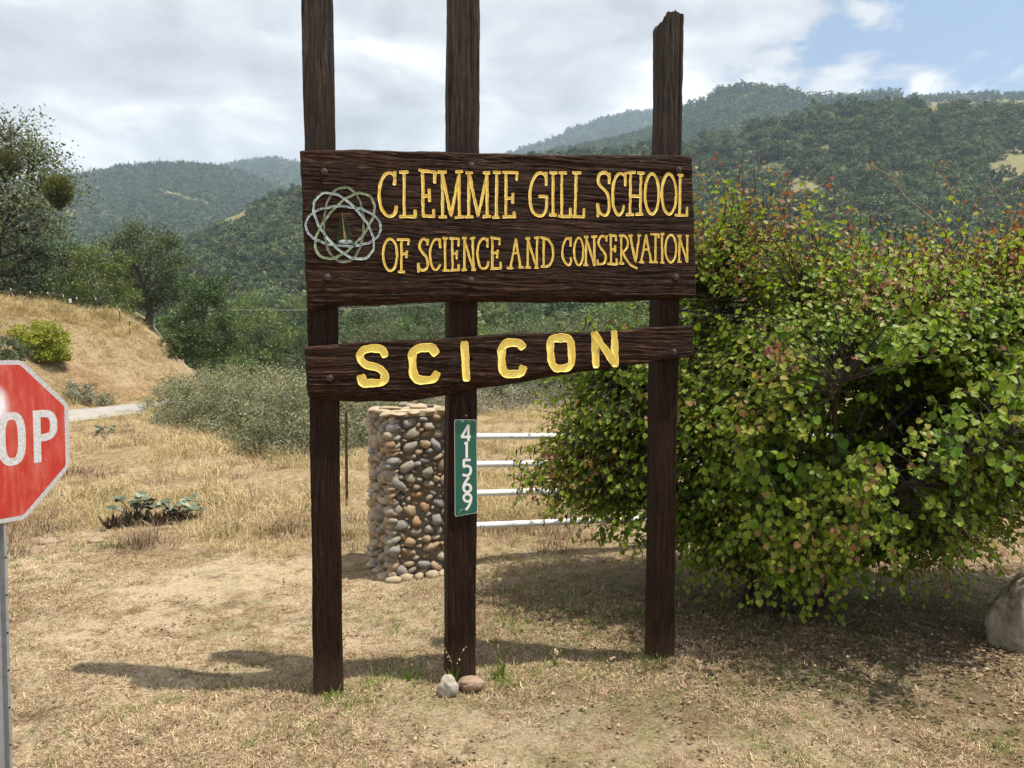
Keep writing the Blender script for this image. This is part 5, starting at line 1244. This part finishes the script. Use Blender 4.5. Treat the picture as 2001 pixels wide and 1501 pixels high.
# brown dead weeds in the field
DW=[blades(640+i,30,.22,.14,.55,.006,M['litter'],.5,.15,.75) for i in range(3)]
X,Yv,r=area_pts(2600,7.6,34,87,1.0,.72); k=(fbm(X*.7+9,Yv*.7,o=3,seed=88)>.12)&offroad(X,Yv); X,Yv=X[k],Yv[k]
put('dead_weeds','brown dead weed stalks among the dry grass',X,Yv,r.uniform(.6,1.3,len(X)),DW,r,.1)
# green grass: patches and tufts
GR=[blades(650+i,18,.055,.05,.6,.0036,M['grass'],.5) for i in range(3)]+[blades(655+i,12,.095,.045,.5,.0040,M['grass'],.7) for i in range(2)]+[blades(658,22,.045,.05,.6,.004,M['grass'],.5)]
XX,YY,SS=[],[],[]
r=np.random.default_rng(90)
for px,py,n,rad,s_ in ((650,1368,14,.07,1.0),(640,1362,6,.05,.9),(735,1335,22,.16,.95),(700,1385,16,.13,.8),(690,1400,10,.12,.6),(820,1332,16,.11,.9),(800,1370,8,.10,.7),(880,1330,4,.03,1.2),(975,1325,18,.09,1.0),(1045,1318,6,.07,.7),(1160,1310,12,.16,.7),(1280,1300,16,.10,1.0),(1255,1312,6,.08,.8),
        (820,1215,46,.42,.8),(750,1190,18,.35,.6),(210,1080,20,.18,.8),(80,1100,24,.30,.7),(100,1130,14,.2,.6),(165,1078,10,.14,.6),(330,1325,8,.16,.5),(555,1440,26,.28,.6),(620,1455,12,.2,.6),(245,1402,16,.10,.7),(470,1355,14,.14,.7),(445,1310,8,.16,.6),(310,1378,6,.06,.6),(40,1200,20,.2,.5),(1940,1450,20,.16,.8),(1590,1345,18,.2,.7),(1680,1375,22,.24,.5),(1440,1345,10,.15,.6),(800,1445,8,.08,.5),(400,1350,12,.25,.5),(1700,1240,14,.25,.6),(1000,1130,60,.8,.7),(1150,1180,90,.8,.85),(1050,1240,50,.5,.9),(1000,1200,40,.5,.8),(1380,1200,50,.5,.9),(1480,1250,20,.3,.7),(1650,1190,60,.6,.9),(1850,1150,50,.5,.9),(1100,1100,60,1.2,.8),(690,1110,14,.3,.7),(790,1135,8,.2,.6),(480,1290,8,.25,.5),(600,1230,14,.4,.5),(1500,1470,8,.2,.5),(950,1480,6,.15,.5),(1870,1330,6,.1,.6)):
    q=gnd(px,py); XX.append(q[0]+r.normal(0,rad*.6,n)); YY.append(q[1]+r.normal(0,rad*.6,n)); SS.append(np.full(n,s_)*r.uniform(.6,1.2,n))
X2,Y2,_=area_pts(5200,3.0,12,92,2.0,.72); k=fbm(X2*1.3+5,Y2*1.3,o=3,seed=93)>.24; XX.append(X2[k]); YY.append(Y2[k]); SS.append(r.uniform(.25,.6,k.sum()))
X,Yv,S_=np.concatenate(XX),np.concatenate(YY),np.concatenate(SS)
put('green_grass','scattered green grass tufts at the post feet and in the shade of the bush',X,Yv,S_,GR,r,.15)
# dead leaves, twigs and gravel bits
def bits(seed,n,s_,mt,rad=.12):
    r=np.random.default_rng(seed); m=MB(); P=np.stack([r.uniform(-rad,rad,n),r.uniform(-rad,rad,n),r.uniform(.002,.012,n)],1)
    leaves(m,P,unit(np.stack([r.normal(0,1,n),r.normal(0,1,n),r.normal(0,.25,n)],1)),unit(np.stack([r.normal(0,.35,n),r.normal(0,.35,n),np.ones(n)],1)),s_*r.uniform(.5,1.3,n),r.random(n)); return m.mesh('leaf_litter',mt)
BT=[bits(700+i,12,.030,M['litter']) for i in range(4)]
X,Yv,r=area_pts(500,3.4,8,95,2.0,.72); X2=RB[0]+.2+r.normal(0,1.0,1300); Y2=RB[1]-.4+r.normal(0,.7,1300); X=np.concatenate([X,X2]); Yv=np.concatenate([Yv,Y2]); 
put('leaf_litter','brown fallen leaves and pods on the ground beneath the bush',X,Yv,r.uniform(.5,1.1,len(X)),BT,r,.05,.004)
PEB=[]
for i in range(3):
    me=stone_mesh(800+i,1,.25); me=me.copy(); me.materials.clear(); me.materials.append(M['cob_brown'] if i else M['cob_grey']); PEB.append(me)
X,Yv,r=area_pts(900,3.0,9,97,2.0,.72); put('gravel','small pebbles and clods lying in the sandy soil',X,Yv,r.uniform(.002,.009,len(X)),PEB,r,.3,.002)
# tall stalks
def stalk(px,py,h,label,seed):
    q=gnd(px,py); r=np.random.default_rng(seed); t=thing('wild_oat',label,'weed',(q[0],q[1],float(h_ground(q[0],q[1]))),0,'tall grass stalks at the sign'); 
    for i in range(3):
        a=r.uniform(0,6.28); e=np.array([math.cos(a)*h*.28,math.sin(a)*h*.1,h*r.uniform(.75,1)]); L=smooth_curve([[0,0,0],e*[.3,.3,.6],e],5); m=MB(); tube(m,L,np.linspace(.0022,.0008,len(L)),4,rnd=.5,cap=False); so_=build(m,'stem',M['grass'],t)
        m=MB(); n=9; P=L[-6:][r.integers(0,6,n)]; leaves(m,P,unit(np.stack([r.normal(0,.5,n),r.normal(0,.5,n),-np.ones(n)*.6],1)),unit(r.normal(0,1,(n,3))),r.uniform(.012,.024,n),r.uniform(.2,.8,n)); build(m,'seed_head',M['thatch'],so_)
    m=MB(); n=5; leaves(m,r.normal(0,.006,(n,3))*[1,1,0],unit(np.stack([r.normal(0,.5,n),r.normal(0,.3,n),np.ones(n)],1)),unit(r.normal(0,1,(n,3))),np.full(n,h*.5),r.uniform(.4,.9,n),'t'); build(m,'blades',M['grass'],t,kind='stuff')
stalk(888,1342,.28,'tall pale oat grass stalk leaning across the foot of the middle post',1)
stalk(975,1322,.26,'oat stalk standing right of the brown cobble',2)
stalk(800,1335,.18,'short oat stalk left of the grey stone',3)
stalk(1085,1300,.14,'little oat stalk midway between the middle and right posts',4)
# jimsonweed plants with dead stems
M['jimson']=leaf_mat('jimson_leaf',[(0,(.05,.065,.035)),(.5,(.13,.155,.095)),(1,(.26,.27,.19))],.15,.5,.3)
def jimson(px,py,w_,h,label,seed,dead=True):
    q=hit(px,py); r=np.random.default_rng(seed); t=thing('jimsonweed',label,'plant',q,0,'broad leaved weeds in the dry field')
    for i in range(7):
        a=i*.9+r.random(); R2=w_*r.uniform(.3,1); e=np.array([math.cos(a)*R2,math.sin(a)*R2*.7,h*r.uniform(.6,1)]); m=MB(); L=smooth_curve([[0,0,0],e*[.4,.4,.65],e],4); tube(m,L,.006,4,cap=False); so_=build(m,'stem',M['dark_bark'],t)
        m=MB(); n=6; k_=np.arange(n)*1.05+r.random(); leaves(m,np.tile(e,(n,1))+r.normal(0,.02,(n,3)),unit(np.stack([np.cos(k_),np.sin(k_),r.normal(-.1,.25,n)],1)),unit(np.stack([r.normal(0,.3,n),r.normal(-.2,.3,n),np.ones(n)],1)),r.uniform(.06,.12,n),r.random(n),'h'); build(m,'leaf_rosette',M['jimson'],so_)
    if dead:
        m=MB(); n=260; P=np.stack([r.normal(0,w_*.42,n),r.normal(0,w_*.3,n),np.zeros(n)],1); leaves(m,P,unit(np.stack([r.normal(0,.55,n),r.normal(0,.5,n),np.ones(n)],1)),unit(r.normal(0,1,(n,3))),r.uniform(.06,.22,n),r.uniform(0,.6,n),'t'); build(m,'dead_stems',M['dead'],t,kind='stuff')
M['dead']=leaf_mat('dead_stem',[(0,(.05,.035,.024)),(.5,(.15,.105,.07)),(1,(.34,.25,.16))],0,.9,.1)
jimson(262,1028,.30,.36,'blue green broad leaved weed above a dark tangle, left one of the pair',11)
jimson(340,1025,.28,.28,'blue green broad leaved weed leaning right, right one of the pair',12)
jimson(205,862,.28,.36,'single leafy weed standing near the road edge beside the stop sign',13,False)
# clods
for i,(px,py,s_,lb) in enumerate(((95,1062,.07,'sun bleached clod of earth near the stop sign'),(190,1060,.06,'brown clod of earth under the broad leaved weeds'),(390,962,.10,'pale clod of earth at the edge of the long dry grass'),(500,1225,.03,'small brown clod in the mown grass'))):
    q=hit(px,py); rock('dirt_clod',lb,(q[0],q[1],q[2]+s_*.2),(s_*1.5,s_,s_*.6),30+i,M['cob_brown'],3,.3)

# ================================================================ THE AIR
m=MB(); box(m,(0,1550,424),(8200,4100,872))
hz=bpy.data.materials.new('air'); hz.use_nodes=True; N=NT(hz.node_tree)
v=N.new('ShaderNodeVolumePrincipled',{'Color':(.62,.81,1,1),'Density':2.3e-4,'Anisotropy':.2})
ou=N.new('ShaderNodeOutputMaterial'); N.l.new(v.outputs[0],ou.inputs['Volume'])
o=build(m,'haze',hz); o['kind']='stuff'; o['label']='thin blue haze between the sign and the mountains'
